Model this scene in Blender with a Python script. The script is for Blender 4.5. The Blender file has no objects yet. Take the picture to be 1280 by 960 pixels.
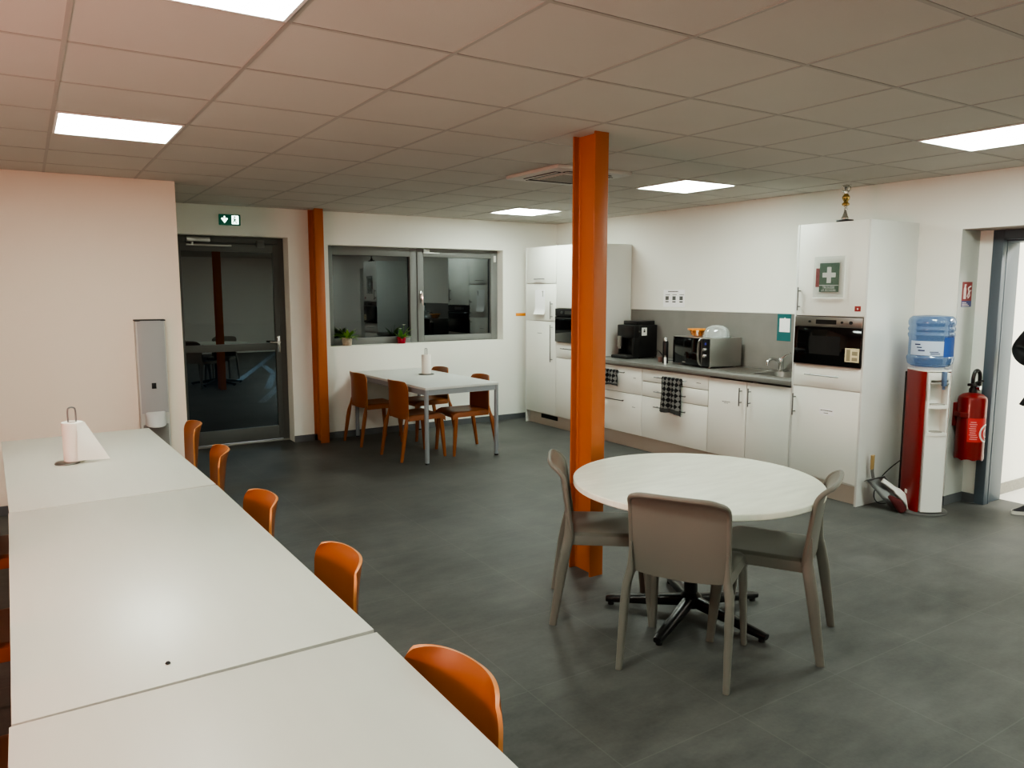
import bpy, bmesh, math, random
from mathutils import Vector, Matrix
random.seed(7)
scn = bpy.context.scene
COL = scn.collection
PI = math.pi
H = 2.5028            # ceiling height
CAMZ = 1.64875

# ------------------------------------------------------------------ helpers
def lin(c):
    return tuple(((v/255)/12.92 if v/255 <= .04045 else ((v/255+.055)/1.055)**2.4) for v in c)

def mat(name, rgb, rough=.5, metal=0., spec=.5, var=0., vscale=6., bump=0., bscale=60., emit=0., stretch=None, coat=0.):
    m = bpy.data.materials.new(name); m.use_nodes = True
    nt = m.node_tree; b = nt.nodes['Principled BSDF']
    c = lin(rgb)
    b.inputs['Base Color'].default_value = (*c, 1)
    b.inputs['Roughness'].default_value = rough
    b.inputs['Metallic'].default_value = metal
    b.inputs['Specular IOR Level'].default_value = spec
    b.inputs['Coat Weight'].default_value = coat
    if emit:
        b.inputs['Emission Color'].default_value = (*c, 1)
        b.inputs['Emission Strength'].default_value = emit
    if var or bump:
        tc = nt.nodes.new('ShaderNodeTexCoord'); mp = nt.nodes.new('ShaderNodeMapping')
        nt.links.new(tc.outputs['Object'], mp.inputs['Vector'])
        if stretch: mp.inputs['Scale'].default_value = stretch
    if var:
        n = nt.nodes.new('ShaderNodeTexNoise'); n.inputs['Scale'].default_value = vscale; n.inputs['Detail'].default_value = 5
        nt.links.new(mp.outputs['Vector'], n.inputs['Vector'])
        mr = nt.nodes.new('ShaderNodeMapRange'); mr.inputs['From Min'].default_value = .25; mr.inputs['From Max'].default_value = .75
        mr.inputs['To Min'].default_value = 1-var; mr.inputs['To Max'].default_value = 1+var
        nt.links.new(n.outputs['Fac'], mr.inputs['Value'])
        mx = nt.nodes.new('ShaderNodeVectorMath'); mx.operation = 'SCALE'
        mx.inputs[0].default_value = c
        nt.links.new(mr.outputs['Result'], mx.inputs['Scale'])
        nt.links.new(mx.outputs['Vector'], b.inputs['Base Color'])
    if bump:
        n2 = nt.nodes.new('ShaderNodeTexNoise'); n2.inputs['Scale'].default_value = bscale; n2.inputs['Detail'].default_value = 3
        nt.links.new(mp.outputs['Vector'], n2.inputs['Vector'])
        bp = nt.nodes.new('ShaderNodeBump'); bp.inputs['Strength'].default_value = bump; bp.inputs['Distance'].default_value = .004
        nt.links.new(n2.outputs['Fac'], bp.inputs['Height']); nt.links.new(bp.outputs['Normal'], b.inputs['Normal'])
    return m

def glass_mat(name, tint, gloss=.1, rough=0., body=None, bodyfac=0., edge=.35):
    """pane: transparent tint + mirror layer that strengthens at grazing angles (+ optional translucent body)"""
    m = bpy.data.materials.new(name); m.use_nodes = True; nt = m.node_tree
    for n in list(nt.nodes): nt.nodes.remove(n)
    out = nt.nodes.new('ShaderNodeOutputMaterial'); tr = nt.nodes.new('ShaderNodeBsdfTransparent')
    tr.inputs['Color'].default_value = (*lin(tint), 1)
    gl = nt.nodes.new('ShaderNodeBsdfGlossy'); gl.inputs['Roughness'].default_value = rough
    gl.inputs['Color'].default_value = (.92, .97, 1, 1)
    lw = nt.nodes.new('ShaderNodeLayerWeight'); lw.inputs['Blend'].default_value = .25
    mr = nt.nodes.new('ShaderNodeMapRange'); mr.inputs['To Min'].default_value = gloss; mr.inputs['To Max'].default_value = max(edge, gloss)
    nt.links.new(lw.outputs['Facing'], mr.inputs['Value'])
    base = tr.outputs[0]
    if body:
        df = nt.nodes.new('ShaderNodeBsdfPrincipled'); df.inputs['Base Color'].default_value = (*lin(body), 1); df.inputs['Roughness'].default_value = .25
        mb = nt.nodes.new('ShaderNodeMixShader'); mb.inputs[0].default_value = bodyfac
        nt.links.new(tr.outputs[0], mb.inputs[1]); nt.links.new(df.outputs[0], mb.inputs[2]); base = mb.outputs[0]
    mx = nt.nodes.new('ShaderNodeMixShader')
    nt.links.new(mr.outputs[0], mx.inputs[0]); nt.links.new(base, mx.inputs[1]); nt.links.new(gl.outputs[0], mx.inputs[2])
    nt.links.new(mx.outputs[0], out.inputs['Surface'])
    return m

class MB:
    def __init__(s): s.v = []; s.f = []; s.m = []
    def add(s, verts, faces, mi=0, M=None):
        o = len(s.v)
        for p in verts:
            p = Vector(p); s.v.append(M @ p if M is not None else p)
        for f in faces: s.f.append([i+o for i in f]); s.m.append(mi)
        return s
    def box(s, lo, hi, bev=0, mi=0, M=None, seg=2):
        lo = Vector(lo); hi = Vector(hi)
        lo, hi = Vector([min(a, b) for a, b in zip(lo, hi)]), Vector([max(a, b) for a, b in zip(lo, hi)])
        if bev <= 0:
            x0, y0, z0 = lo; x1, y1, z1 = hi
            v = [(x0,y0,z0),(x1,y0,z0),(x1,y1,z0),(x0,y1,z0),(x0,y0,z1),(x1,y0,z1),(x1,y1,z1),(x0,y1,z1)]
            return s.add(v, [(0,3,2,1),(4,5,6,7),(0,1,5,4),(1,2,6,5),(2,3,7,6),(3,0,4,7)], mi, M)
        b = bmesh.new(); bmesh.ops.create_cube(b, size=1)
        d = hi-lo; c = (hi+lo)/2
        for q in b.verts: q.co = Vector((q.co.x*d.x, q.co.y*d.y, q.co.z*d.z))+c
        bmesh.ops.bevel(b, geom=b.edges[:], offset=min(bev, .49*min(d)), segments=seg, profile=.5, affect='EDGES')
        s.addbm(b, mi, M); b.free(); return s
    def addbm(s, b, mi=0, M=None):
        b.verts.index_update()
        return s.add([q.co.copy() for q in b.verts], [[q.index for q in f.verts] for f in b.faces], mi, M)
    def lathe(s, prof, n=24, M=None, mi=0):
        v = []; f = []
        for r, z in prof:
            for k in range(n):
                a = 2*PI*k/n; v.append((r*math.cos(a), r*math.sin(a), z))
        for i in range(len(prof)-1):
            for k in range(n):
                k2 = (k+1) % n; f.append((i*n+k, i*n+k2, (i+1)*n+k2, (i+1)*n+k))
        if prof[0][0] > 1e-5: f.append(list(range(n))[::-1])
        if prof[-1][0] > 1e-5: f.append([(len(prof)-1)*n+k for k in range(n)])
        return s.add(v, f, mi, M)
    def cyl(s, p0, p1, r0, r1=None, n=16, mi=0):
        return s.tube([p0, p1], [r0, r0 if r1 is None else r1], n, mi)
    def tube(s, pts, rad, n=10, mi=0, ref=None, closed=False):
        """sweep; rad entries: number or (ra, rb). ref fixes the section's first axis."""
        pts = [Vector(p) for p in pts]
        if not isinstance(rad, (list,)): rad = [rad]*len(pts)
        v = []; f = []; prev = None; N = len(pts)
        for i, p in enumerate(pts):
            if closed: t = pts[(i+1) % N]-pts[i-1]
            else: t = pts[min(i+1, N-1)]-pts[max(i-1, 0)]
            t.normalize()
            a = Vector(ref) if ref is not None else (prev if prev is not None else (Vector((0,0,1)) if abs(t.z) < .9 else Vector((1,0,0))))
            a = (a-t*a.dot(t)).normalized(); b = t.cross(a); prev = a
            ra, rb = rad[i] if isinstance(rad[i], tuple) else (rad[i], rad[i])
            for k in range(n):
                an = 2*PI*k/n; ca, sa = math.cos(an), math.sin(an)
                if isinstance(rad[i], tuple):   # rounded-rectangle-ish section
                    e = .62; ca = math.copysign(abs(ca)**e, ca); sa = math.copysign(abs(sa)**e, sa)
                v.append(p+a*ra*ca+b*rb*sa)
        R = N if closed else N-1
        for i in range(R):
            j = (i+1) % N
            for k in range(n):
                k2 = (k+1) % n; f.append((i*n+k, i*n+k2, j*n+k2, j*n+k))
        if not closed:
            f.append(list(range(n))[::-1]); f.append([(N-1)*n+k for k in range(n)])
        return s.add(v, f, mi)
    def shell(s, fn, nu, nv, t, mi=0, mi_edge=None, M=None):
        """surface fn(u,v) u,v in 0..1 thickened by t along its normal; closed rim"""
        P = [[Vector(fn(i/nu, j/nv)) for j in range(nv+1)] for i in range(nu+1)]
        def nrm(i, j):
            a = P[min(i+1, nu)][j]-P[max(i-1, 0)][j]; b = P[i][min(j+1, nv)]-P[i][max(j-1, 0)]
            q = a.cross(b); return q.normalized() if q.length > 1e-12 else Vector((0,0,1))
        Nn = [[nrm(i, j) for j in range(nv+1)] for i in range(nu+1)]
        W = nv+1; v = [P[i][j]+Nn[i][j]*t/2 for i in range(nu+1) for j in range(W)]; o = len(v)
        v += [P[i][j]-Nn[i][j]*t/2 for i in range(nu+1) for j in range(W)]
        f = []
        for i in range(nu):
            for j in range(nv):
                a, b, c, d = i*W+j, (i+1)*W+j, (i+1)*W+j+1, i*W+j+1
                f.append((a, b, c, d)); f.append((o+d, o+c, o+b, o+a))
        s.add(v, f, mi, M); base = len(s.v)-len(v)
        rim = [i*W for i in range(nu+1)]+[nu*W+j for j in range(1, W)]+[i*W+nv for i in range(nu-1, -1, -1)]+[j for j in range(nv-1, 0, -1)]
        for a, b in zip(rim, rim[1:]+rim[:1]):
            s.f.append([base+b, base+a, base+o+a, base+o+b]); s.m.append(mi if mi_edge is None else mi_edge)
        return s
    def prism(s, poly, z0, z1, mi=0, M=None):
        n = len(poly); v = [(x, y, z0) for x, y in poly]+[(x, y, z1) for x, y in poly]
        f = [list(range(n))[::-1], [n+k for k in range(n)]]+[(k, (k+1) % n, n+(k+1) % n, n+k) for k in range(n)]
        return s.add(v, f, mi, M)
    def plate(s, O, X, Y, w, h, t=.001, mi=0):
        """thin plate with lower-left-back corner O, width along X, height along Y, thickness along XxY"""
        X = Vector(X).normalized(); Y = Vector(Y).normalized(); N = X.cross(Y); O = Vector(O)
        M = Matrix((( X.x, Y.x, N.x, O.x), (X.y, Y.y, N.y, O.y), (X.z, Y.z, N.z, O.z), (0,0,0,1)))
        return s.box((0,0,0), (w, h, t), 0, mi, M)
    def poly(s, O, X, Y, pts, t=.001, mi=0):
        X = Vector(X).normalized(); Y = Vector(Y).normalized(); N = X.cross(Y); O = Vector(O)
        M = Matrix((( X.x, Y.x, N.x, O.x), (X.y, Y.y, N.y, O.y), (X.z, Y.z, N.z, O.z), (0,0,0,1)))
        return s.prism(pts, 0, t, mi, M)
    def text(s, txt, size, O, X, Y, mi=0, t=.0006, center=True):
        cu = bpy.data.curves.new('lettering', 'FONT'); cu.body = txt; cu.size = size; cu.extrude = t/2
        cu.align_x = 'CENTER' if center else 'LEFT'; cu.resolution_u = 2
        ob = bpy.data.objects.new('lettering', cu); COL.objects.link(ob)
        dg = bpy.context.evaluated_depsgraph_get(); dg.update()
        me = bpy.data.meshes.new_from_object(ob.evaluated_get(dg))
        X = Vector(X).normalized(); Y = Vector(Y).normalized(); N = X.cross(Y); O = Vector(O)
        M = Matrix((( X.x, Y.x, N.x, O.x), (X.y, Y.y, N.y, O.y), (X.z, Y.z, N.z, O.z), (0,0,0,1)))
        s.add([q.co.copy() for q in me.vertices], [list(p.vertices) for p in me.polygons], mi, M)
        bpy.data.objects.remove(ob); bpy.data.curves.remove(cu); bpy.data.meshes.remove(me)
        return s
    def build(s, name, mats, parent=None, local=False, origin=None, smooth=35):
        me = bpy.data.meshes.new(name)
        vs = s.v
        if parent is not None and not local:
            inv = ROOTM[parent.name].inverted(); vs = [inv @ p for p in vs]
        elif origin is not None:
            o = Vector(origin); vs = [p-o for p in vs]
        me.from_pydata([tuple(p) for p in vs], [], s.f)
        if not isinstance(mats, (list, tuple)): mats = [mats]
        for m in mats: me.materials.append(m)
        me.polygons.foreach_set('material_index', s.m)
        if smooth:
            me.polygons.foreach_set('use_smooth', [True]*len(s.f))
            me.set_sharp_from_angle(angle=math.radians(smooth))
        me.update()
        ob = bpy.data.objects.new(name, me); COL.objects.link(ob)
        if parent is not None:
            ob.parent = parent
            ROOTM[ob.name] = ROOTM[parent.name].copy()
        elif origin is not None:
            ob.location = origin
        return ob

ROOTM = {}
def thing(name, label, cat, loc=(0,0,0), rz=0., group=None):
    o = bpy.data.objects.new(name, None); COL.objects.link(o); o.empty_display_size = .1
    o.location = loc; o.rotation_euler = (0,0,rz)
    ROOTM[o.name] = Matrix.Translation(loc) @ Matrix.Rotation(rz, 4, 'Z')
    return tag(o, label, cat, group)
def tag(o, label, cat, group=None):
    o['label'] = label; o['category'] = cat
    if group: o['group'] = group
    return o
def struct(o, label=None):
    o['kind'] = 'structure'
    if label: o['label'] = label
    return o
def dup(root, loc, rz, label=None, group=None):
    r = root.copy(); COL.objects.link(r); r.location = loc; r.rotation_euler = (0,0,rz)
    if label: r['label'] = label
    if group: r['group'] = group
    for ch in list(root.children):
        c = ch.copy(); COL.objects.link(c); c.parent = r
        for g in list(ch.children):
            d = g.copy(); COL.objects.link(d); d.parent = c
    return r
def catmull(P, n=6):
    P = [Vector(p) for p in P]; out = []
    for i in range(len(P)-1):
        a, b, c, d = P[max(i-1,0)], P[i], P[i+1], P[min(i+2,len(P)-1)]
        for k in range(n):
            t = k/n
            out.append(.5*((2*b)+(c-a)*t+(2*a-5*b+4*c-d)*t*t+(3*b-a-3*c+d)*t**3))
    out.append(P[-1]); return out
EX, EY, EZ = (1,0,0), (0,1,0), (0,0,1)
NY = (0,-1,0)    # reading direction on surfaces that face -X

# ------------------------------------------------------------------ materials
M_wall = mat('white wall paint', (240,240,232), .75, spec=.2, var=.012, vscale=1.2, bump=.08, bscale=180)
M_wallwarm = mat('off white wall paint', (240,224,208), .75, spec=.2, var=.012, vscale=1.2, bump=.08, bscale=180)
M_bounce = mat('peach bounce colour', (226,176,146), .8, spec=.15, var=.02, vscale=1.)
M_tile = mat('ceiling tile', (196,191,184), .9, spec=.1, var=.02, vscale=2., bump=.15, bscale=220)
M_tbar = mat('ceiling grid metal', (168,162,156), .5, spec=.3)
M_skirt = mat('grey skirting', (92,95,98), .5, var=.05)
M_panel = mat('led panel', (242,255,243), .5, emit=13.)
M_panelwarm = mat('led panel warm', (255,232,214), .5, emit=13.)
M_whitemetal = mat('white metal', (232,232,230), .4); M_acc = mat('cassette plastic', (198,194,188), .5)
M_cab = mat('white cabinet laminate', (238,239,231), .38, spec=.4, var=.008, vscale=2.)
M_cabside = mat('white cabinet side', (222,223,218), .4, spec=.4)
M_plinth = mat('beige plinth', (196,186,174), .5, var=.02)
M_gap = mat('cabinet carcass', (150,146,138), .7)
M_steel = mat('brushed steel', (176,174,170), .32, metal=1., var=.06, vscale=30, stretch=(1,1,30))
M_chrome = mat('chrome', (215,215,215), .12, metal=1.)
M_handle = mat('satin nickel handle', (126,126,124), .38, metal=1.)
M_work = mat('grey worktop laminate', (118,117,113), .35, var=.03, vscale=9)
M_splash = mat('grey splashback laminate', (128,126,122), .45, var=.06, vscale=7)
M_black = mat('black plastic', (16,16,17), .32, spec=.5)
M_blackgl = mat('black glass', (7,7,8), .06, spec=.6)
M_blackmt = mat('black matt', (24,24,24), .6)
M_dark = mat('dark slot', (8,8,8), .8)
M_oran = mat('orange plastic', (138,76,32), .38, spec=.4, var=.03, vscale=8)
M_oranrim = mat('orange plastic edge', (184,120,70), .35, spec=.5)
M_col = mat('orange gloss paint', (178,98,46), .38, spec=.4, var=.03, vscale=5)
M_beige = mat('taupe plastic', (116,114,106), .42, spec=.4, var=.02, vscale=8)
M_top = mat('off white table laminate', (184,182,173), .36, spec=.5, var=.02, vscale=3, stretch=(6,1,1))
M_topedge = mat('table edging', (206,192,174), .5)
M_tleg = mat('grey powder coat', (140,145,150), .4, var=.02)
M_rtop = mat('white washed laminate', (238,241,226), .28, spec=.5, var=.09, vscale=5, stretch=(1,5,1))
M_frame = mat('grey aluminium frame', (118,119,117), .45, spec=.4)
M_doorframe = mat('dark grey aluminium', (94,94,91), .45, spec=.4)
M_bluegrey = mat('blue grey door paint', (86,96,104), .42, spec=.4)
M_glassd = glass_mat('door glass', (120,138,145), .145, .0, edge=.6); M_glass = glass_mat('window glass', (120,138,145), .088, .0, edge=.55)
M_red = mat('red paint', (118,12,11), .3, spec=.5, coat=.2)
M_red2 = mat('red plastic panel', (130,22,20), .35, spec=.5)
M_sticker = mat('red sticker', (150,42,38), .5)
M_white = mat('white plastic', (232,232,226), .35)
M_paper = mat('white paper', (252,252,252), .8, spec=.1)
M_tissue = mat('tissue paper', (240,236,228), .9, spec=.05, bump=.3, bscale=140)
M_ink = mat('grey ink', (90,92,90), .8)
M_inkd = mat('dark ink', (40,42,42), .8)
M_teal = mat('teal card', (28,100,102), .6)
M_green = mat('safety green', (24,84,58), .5)
M_exit = mat('lit sign green', (10,66,48), .5, emit=.25)
M_exitw = mat('lit sign white', (220,255,240), .5, emit=1.6)
M_gold = mat('gold', (196,168,104), .25, metal=1.)
M_silver = mat('silver', (200,198,190), .25, metal=1.)
M_bottle = glass_mat('blue water bottle', (150,185,225), .07, .08, body=(120,146,180), bodyfac=.42)
M_bluelab = mat('blue label', (40,84,160), .5)
M_palelab = mat('pale label', (190,206,226), .5)
M_dome = glass_mat('clear dome', (236,240,240), .10, .06, body=(226,230,228), bodyfac=.35)
M_sleeve = glass_mat('clear plastic sleeve', (246,248,248), .03, .25, body=(236,238,236), bodyfac=.03)
M_amber = mat('orange bowl plastic', (232,150,46), .3)
M_leaf = mat('green leaf', (126,172,58), .45, var=.2, vscale=30)
M_leafd = mat('dark green leaf', (70,122,52), .45, var=.2, vscale=30)
M_soil = mat('soil', (50,38,28), .9)
M_pot1 = mat('patterned cream pot', (176,164,146), .5, var=.35, vscale=30)
M_potred = mat('red glazed pot', (150,16,40), .25)
M_disp = mat('grey dispenser plastic', (158,158,158), .4)
M_dispside = mat('light dispenser side', (186,184,178), .45)
M_grey = mat('galvanised grey', (112,113,112), .35, metal=.6, var=.06, vscale=20)
M_brist = mat('dark red bristles', (84,22,24), .8, bump=.5, bscale=200)
M_brass = mat('yellow handle grip', (168,140,92), .5)
M_orstrip = mat('orange strip', (236,150,40), .5)
M_skin = mat('skin', (188,140,112), .55)
M_jacket = mat('black padded jacket', (14,14,16), .6, bump=.3, bscale=40)
M_trous = mat('black trousers', (18,18,22), .75)
M_hair = mat('dark brown hair', (38,28,22), .6)
M_sole = mat('white shoe sole', (220,216,206), .5)
M_corrfl = mat('pale corridor floor tile', (214,212,204), .35, var=.03, vscale=4)
M_granite = mat('granite skirting', (142,140,132), .5, var=.15, vscale=60)
M_out = mat('dark asphalt', (30,31,32), .9, var=.2, vscale=10)
M_line = mat('white road paint', (205,208,210), .8)
M_poster = mat('framed poster print', (120,126,130), .5, var=.5, vscale=7)

# floor: grey 600 mm squares with faint joints, cloudy surface
def floor_material():
    m = bpy.data.materials.new('grey concrete look floor tile'); m.use_nodes = True; nt = m.node_tree
    b = nt.nodes['Principled BSDF']; L = nt.links
    tc = nt.nodes.new('ShaderNodeTexCoord'); sp = nt.nodes.new('ShaderNodeSeparateXYZ'); L.new(tc.outputs['Object'], sp.inputs[0])
    def math_(op, a, bb=None, clamp=False):
        n = nt.nodes.new('ShaderNodeMath'); n.operation = op; n.use_clamp = clamp
        for i, q in enumerate((a, bb)):
            if q is None: continue
            if isinstance(q, (int, float)): n.inputs[i].default_value = q
            else: L.new(q, n.inputs[i])
        return n.outputs[0]
    def joint(ax, off):
        x = math_('MULTIPLY', math_('ADD', sp.outputs[ax], 60-off), 1/.6)
        d = math_('ABSOLUTE', math_('SUBTRACT', math_('FRACT', x), .5))       # .5 at joint
        return math_('GREATER_THAN', d, .5-.0045)
    j = math_('MAXIMUM', joint(0, 1.65), joint(1, 1.86))
    def noise(scale, detail, mpscale=None, rough=.55):
        n = nt.nodes.new('ShaderNodeTexNoise'); n.inputs['Scale'].default_value = scale; n.inputs['Detail'].default_value = detail; n.inputs['Roughness'].default_value = rough
        if mpscale:
            mp = nt.nodes.new('ShaderNodeMapping'); mp.inputs['Scale'].default_value = mpscale; L.new(tc.outputs['Object'], mp.inputs[0]); L.new(mp.outputs[0], n.inputs[0])
        else: L.new(tc.outputs['Object'], n.inputs[0])
        return n.outputs['Fac']
    n1 = noise(1.7, 6); n2 = noise(5, 8, (1, 2.2, 1), .65); n3 = noise(60, 3)
    val = math_('ADD', math_('ADD', math_('MULTIPLY', n1, .55), math_('MULTIPLY', n2, .55)), math_('MULTIPLY', n3, .12))
    cr = nt.nodes.new('ShaderNodeValToRGB'); L.new(val, cr.inputs[0])
    cr.color_ramp.elements[0].position = .42; cr.color_ramp.elements[0].color = (*lin((58,59,57)), 1)
    cr.color_ramp.elements[1].position = .8; cr.color_ramp.elements[1].color = (*lin((94,94,91)), 1)
    jm = math_('MULTIPLY', math_('MULTIPLY', j, n1), .5)
    mx = nt.nodes.new('ShaderNodeMix'); mx.data_type = 'RGBA'; L.new(jm, mx.inputs['Factor']); L.new(cr.outputs[0], mx.inputs['A']); mx.inputs['B'].default_value = (*lin((112,112,107)), 1)
    L.new(mx.outputs['Result'], b.inputs['Base Color'])
    rr = nt.nodes.new('ShaderNodeMapRange'); rr.inputs['To Min'].default_value = .42; rr.inputs['To Max'].default_value = .62; L.new(n2, rr.inputs['Value']); L.new(rr.outputs[0], b.inputs['Roughness'])
    b.inputs['Specular IOR Level'].default_value = .35
    bp = nt.nodes.new('ShaderNodeBump'); bp.inputs['Strength'].default_value = .12; bp.inputs['Distance'].default_value = .003
    L.new(n3, bp.inputs['Height']); L.new(bp.outputs[0], b.inputs['Normal'])
    return m
M_floor = floor_material()

def towel_material():
    m = bpy.data.materials.new('black and grey woven towel'); m.use_nodes = True; nt = m.node_tree
    b = nt.nodes['Principled BSDF']; L = nt.links
    tc = nt.nodes.new('ShaderNodeTexCoord'); mp = nt.nodes.new('ShaderNodeMapping'); L.new(tc.outputs['Object'], mp.inputs[0])
    mp.inputs['Rotation'].default_value = (math.radians(45), 0, 0); mp.inputs['Location'].default_value = (.5, .003, .002); mp.inputs['Scale'].default_value = (.01, 1, 1)
    ck = nt.nodes.new('ShaderNodeTexChecker'); L.new(mp.outputs[0], ck.inputs['Vector']); ck.inputs['Scale'].default_value = 27
    ck.inputs['Color1'].default_value = (*lin((34,34,36)), 1); ck.inputs['Color2'].default_value = (*lin((120,120,118)), 1)
    L.new(ck.outputs['Color'], b.inputs['Base Color']); b.inputs['Roughness'].default_value = .95; b.inputs['Specular IOR Level'].default_value = .1
    return m
M_towel = towel_material()
M_towelhem = mat('charcoal towel hem', (66,66,66), .95, spec=.1)

# ------------------------------------------------------------------ room shell
XL, YF = -3.0, -4.2      # left wall, wall behind the camera
XR = 5.89                # kitchen wall
YB = 8.15                # back wall
YP, XP = 6.60, 1.054     # partition block
struct(MB().box((XL-.2, YF-.2, -.1), (6.44, 8.42, 0)).build('floor', M_floor, smooth=0), 'dark grey concrete look tiled floor')

# ceiling: tiles a few mm above the grid bars
gx0, gy0 = .1717, 3.1431
cm = MB()
i0, i1, j0, j1 = -6, 10, -13, 9
for i in range(i0, i1):
    for j in range(j0, j1):
        x, y = gx0+.6*i, gy0+.6*j
        x2, y2 = x+.6, y+.6
        x, x2 = max(x, XL), min(x2, 6.0); y, y2 = max(y, YF), min(y2, 8.2)
        if x2-x < .02 or y2-y < .02: continue
        cm.box((x+.001, y+.001, H+.001), (x2-.001, y2-.001, H+.02))
cm.box((XL-.2, YF-.2, H+.02), (6.3, 8.4, H+.1))
struct(cm.build('ceiling', M_tile, smooth=0), 'suspended ceiling of pale square tiles')
tb = MB()
for i in range(i0, i1+1):
    x = gx0+.6*i
    if XL < x < 6: tb.box((x-.0085, YF, H-.001), (x+.0085, YB+.02, H+.004))
for j in range(j0, j1+1):
    y = gy0+.6*j
    if YF < y < YB: tb.box((XL, y-.0085, H-.0012), (XR+.02, y+.0085, H+.004))
struct(tb.build('trim_1', M_tbar, smooth=0), 'metal grid bars of the suspended ceiling')

# back wall with window and door openings
wx0, wx1, wz0, wz1 = 2.82, 5.07, 1.03, 2.145
dx0, dx1, dz1 = 1.16, 2.385, 2.205
bw = MB(); T = .27
bw.box((XP-.3, YB, 0), (dx0, YB+T, H)).box((dx0, YB, dz1), (dx1, YB+T, H)).box((dx1, YB, 0), (wx0, YB+T, H))
bw.box((wx0, YB, 0), (wx1, YB+T, wz0)).box((wx0, YB, wz1), (wx1, YB+T, H)).box((wx1, YB, 0), (6.3, YB+T, H))
struct(bw.build('wall_back', M_wall, smooth=0), 'white back wall with the window and the glazed door')
struct(MB().box((XL, YP, 0), (XP, YB+.02, H)).build('wall_partition', M_wallwarm, smooth=0), 'off white partition wall left of the glazed door')
# kitchen wall with door recess
ry0, ry1, rz1, rx = 1.55, 3.02, 2.10, 6.15
rw = MB()
rw.box((XR, ry1, 0), (6.3, YB+.02, H)); struct(rw.build('wall_right', M_wall, smooth=0), 'white kitchen wall on the right')
struct(MB().box((XR, ry0, rz1), (6.3, ry1, H)).build('wall_right', M_wall, smooth=0), 'white wall above the door recess')
struct(MB().box((XR, YF-.2, 0), (6.3, ry0, H)).build('wall_right', M_wall, smooth=0), 'white wall on the near side of the door recess')
# recess back wall around door frame
fy0, fy1, fz1 = 1.80, 2.92, 2.095
rb = MB(); rb.box((rx, fy1, 0), (6.30, ry1+.02, rz1+.02)).box((rx, ry0-.02, 0), (6.30, fy0, rz1+.02)).box((rx, fy0, fz1), (6.30, fy1, rz1+.02))
struct(rb.build('wall_recess', M_wall, smooth=0), 'white back of the door recess')
struct(MB().box((XR+.001, ry1-.003, 0), (rx, ry1+.001, rz1)).build('trim_2', mat('grey white reveal paint', (188,190,184), .75, spec=.2), smooth=0), 'greyer side of the door recess')  # thin plate, greyer than the surrounding wall
struct(MB().box((XR+.001, ry0, rz1-.003), (rx, ry1-.003, rz1+.001)).build('trim_3', mat('taupe soffit shade', (150,140,132), .75, spec=.2), smooth=0), 'underside of the door recess with shade put into its colour')  # soffit plate, its shade painted in as a taupe tone
struct(MB().box((XL-.2, YF-.2, 0), (XL, YP+.1, H)).build('wall_left', M_bounce, smooth=0), 'left wall outside the view, peach colour added for warm bounce')  # unseen wall, peach put in to bounce warm light onto the left side
struct(MB().box((XL-.2, YF-.2, 0), (6.3, YF, H)).build('wall_front', M_wall, smooth=0), 'white wall behind the viewpoint')
# skirtings
sk = MB(); sk.box((dx1, YB-.012, 0), (XR, YB, .07)); struct(sk.build('baseboard_back', M_skirt, smooth=0))
sk = MB(); sk.box((XR-.012, ry1, 0), (XR, 3.345, .07)).box((XR-.012, ry1-.012, 0), (rx, ry1, .07)).box((rx-.012, fy1, 0), (rx, ry1-.012, .07))
sk.box((XR-.012, 7.92, 0), (XR, YB-.012, .07)); struct(sk.build('baseboard_right', M_skirt, smooth=0))
sk = MB(); sk.box((XL, YP-.012, 0), (XP, YP, .07)).box((XP, YP-.012, 0), (XP+.012, YB, .07)); struct(sk.build('baseboard_partition', M_skirt, smooth=0))

# corridor beyond the right-hand door
struct(MB().box((6.44, .2, -.1), (9.2, 2.95, 0)).build('floor_corridor', M_corrfl, smooth=0), 'pale tiled corridor floor')
cw = MB(); cw.box((6.30, 2.94, 0), (9.2, 3.05, 2.6)).box((9.1, .2, 0), (9.2, 2.94, 2.6)).box((6.30, .1, 0), (9.2, .2, 2.6)).box((6.30, .1, 2.5), (9.2, 3.05, 2.6))
struct(cw.build('wall_corridor', M_wall, smooth=0), 'white corridor wall seen through the doorway')
struct(MB().box((6.44, 2.928, 0), (9.1, 2.94, .09)).build('baseboard_corridor', M_granite, smooth=0))
# door frame (open doorway) : lining 6.15..6.43, opening fy..
df = MB()
df.box((rx-.012, fy1-.075, 0), (6.20, fy1, fz1), .004).box((6.19, fy1-.06, 0), (6.43, fy1, fz1-.02), .004).box((6.20, fy1-.078, 0), (6.215, fy1-.05, fz1-.07), .003)
df.box((rx-.012, fy0, 0), (6.20, fy0+.075, fz1), .004).box((6.19, fy0, 0), (6.43, fy0+.06, fz1-.02), .004)
df.box((rx-.012, fy0+.075, fz1-.07), (6.20, fy1-.075, fz1), .004).box((6.19, fy0+.06, fz1-.085), (6.43, fy1-.06, fz1-.02), .004)
struct(df.build('door_2', M_bluegrey), 'blue grey frame of the open doorway on the right')

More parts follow.
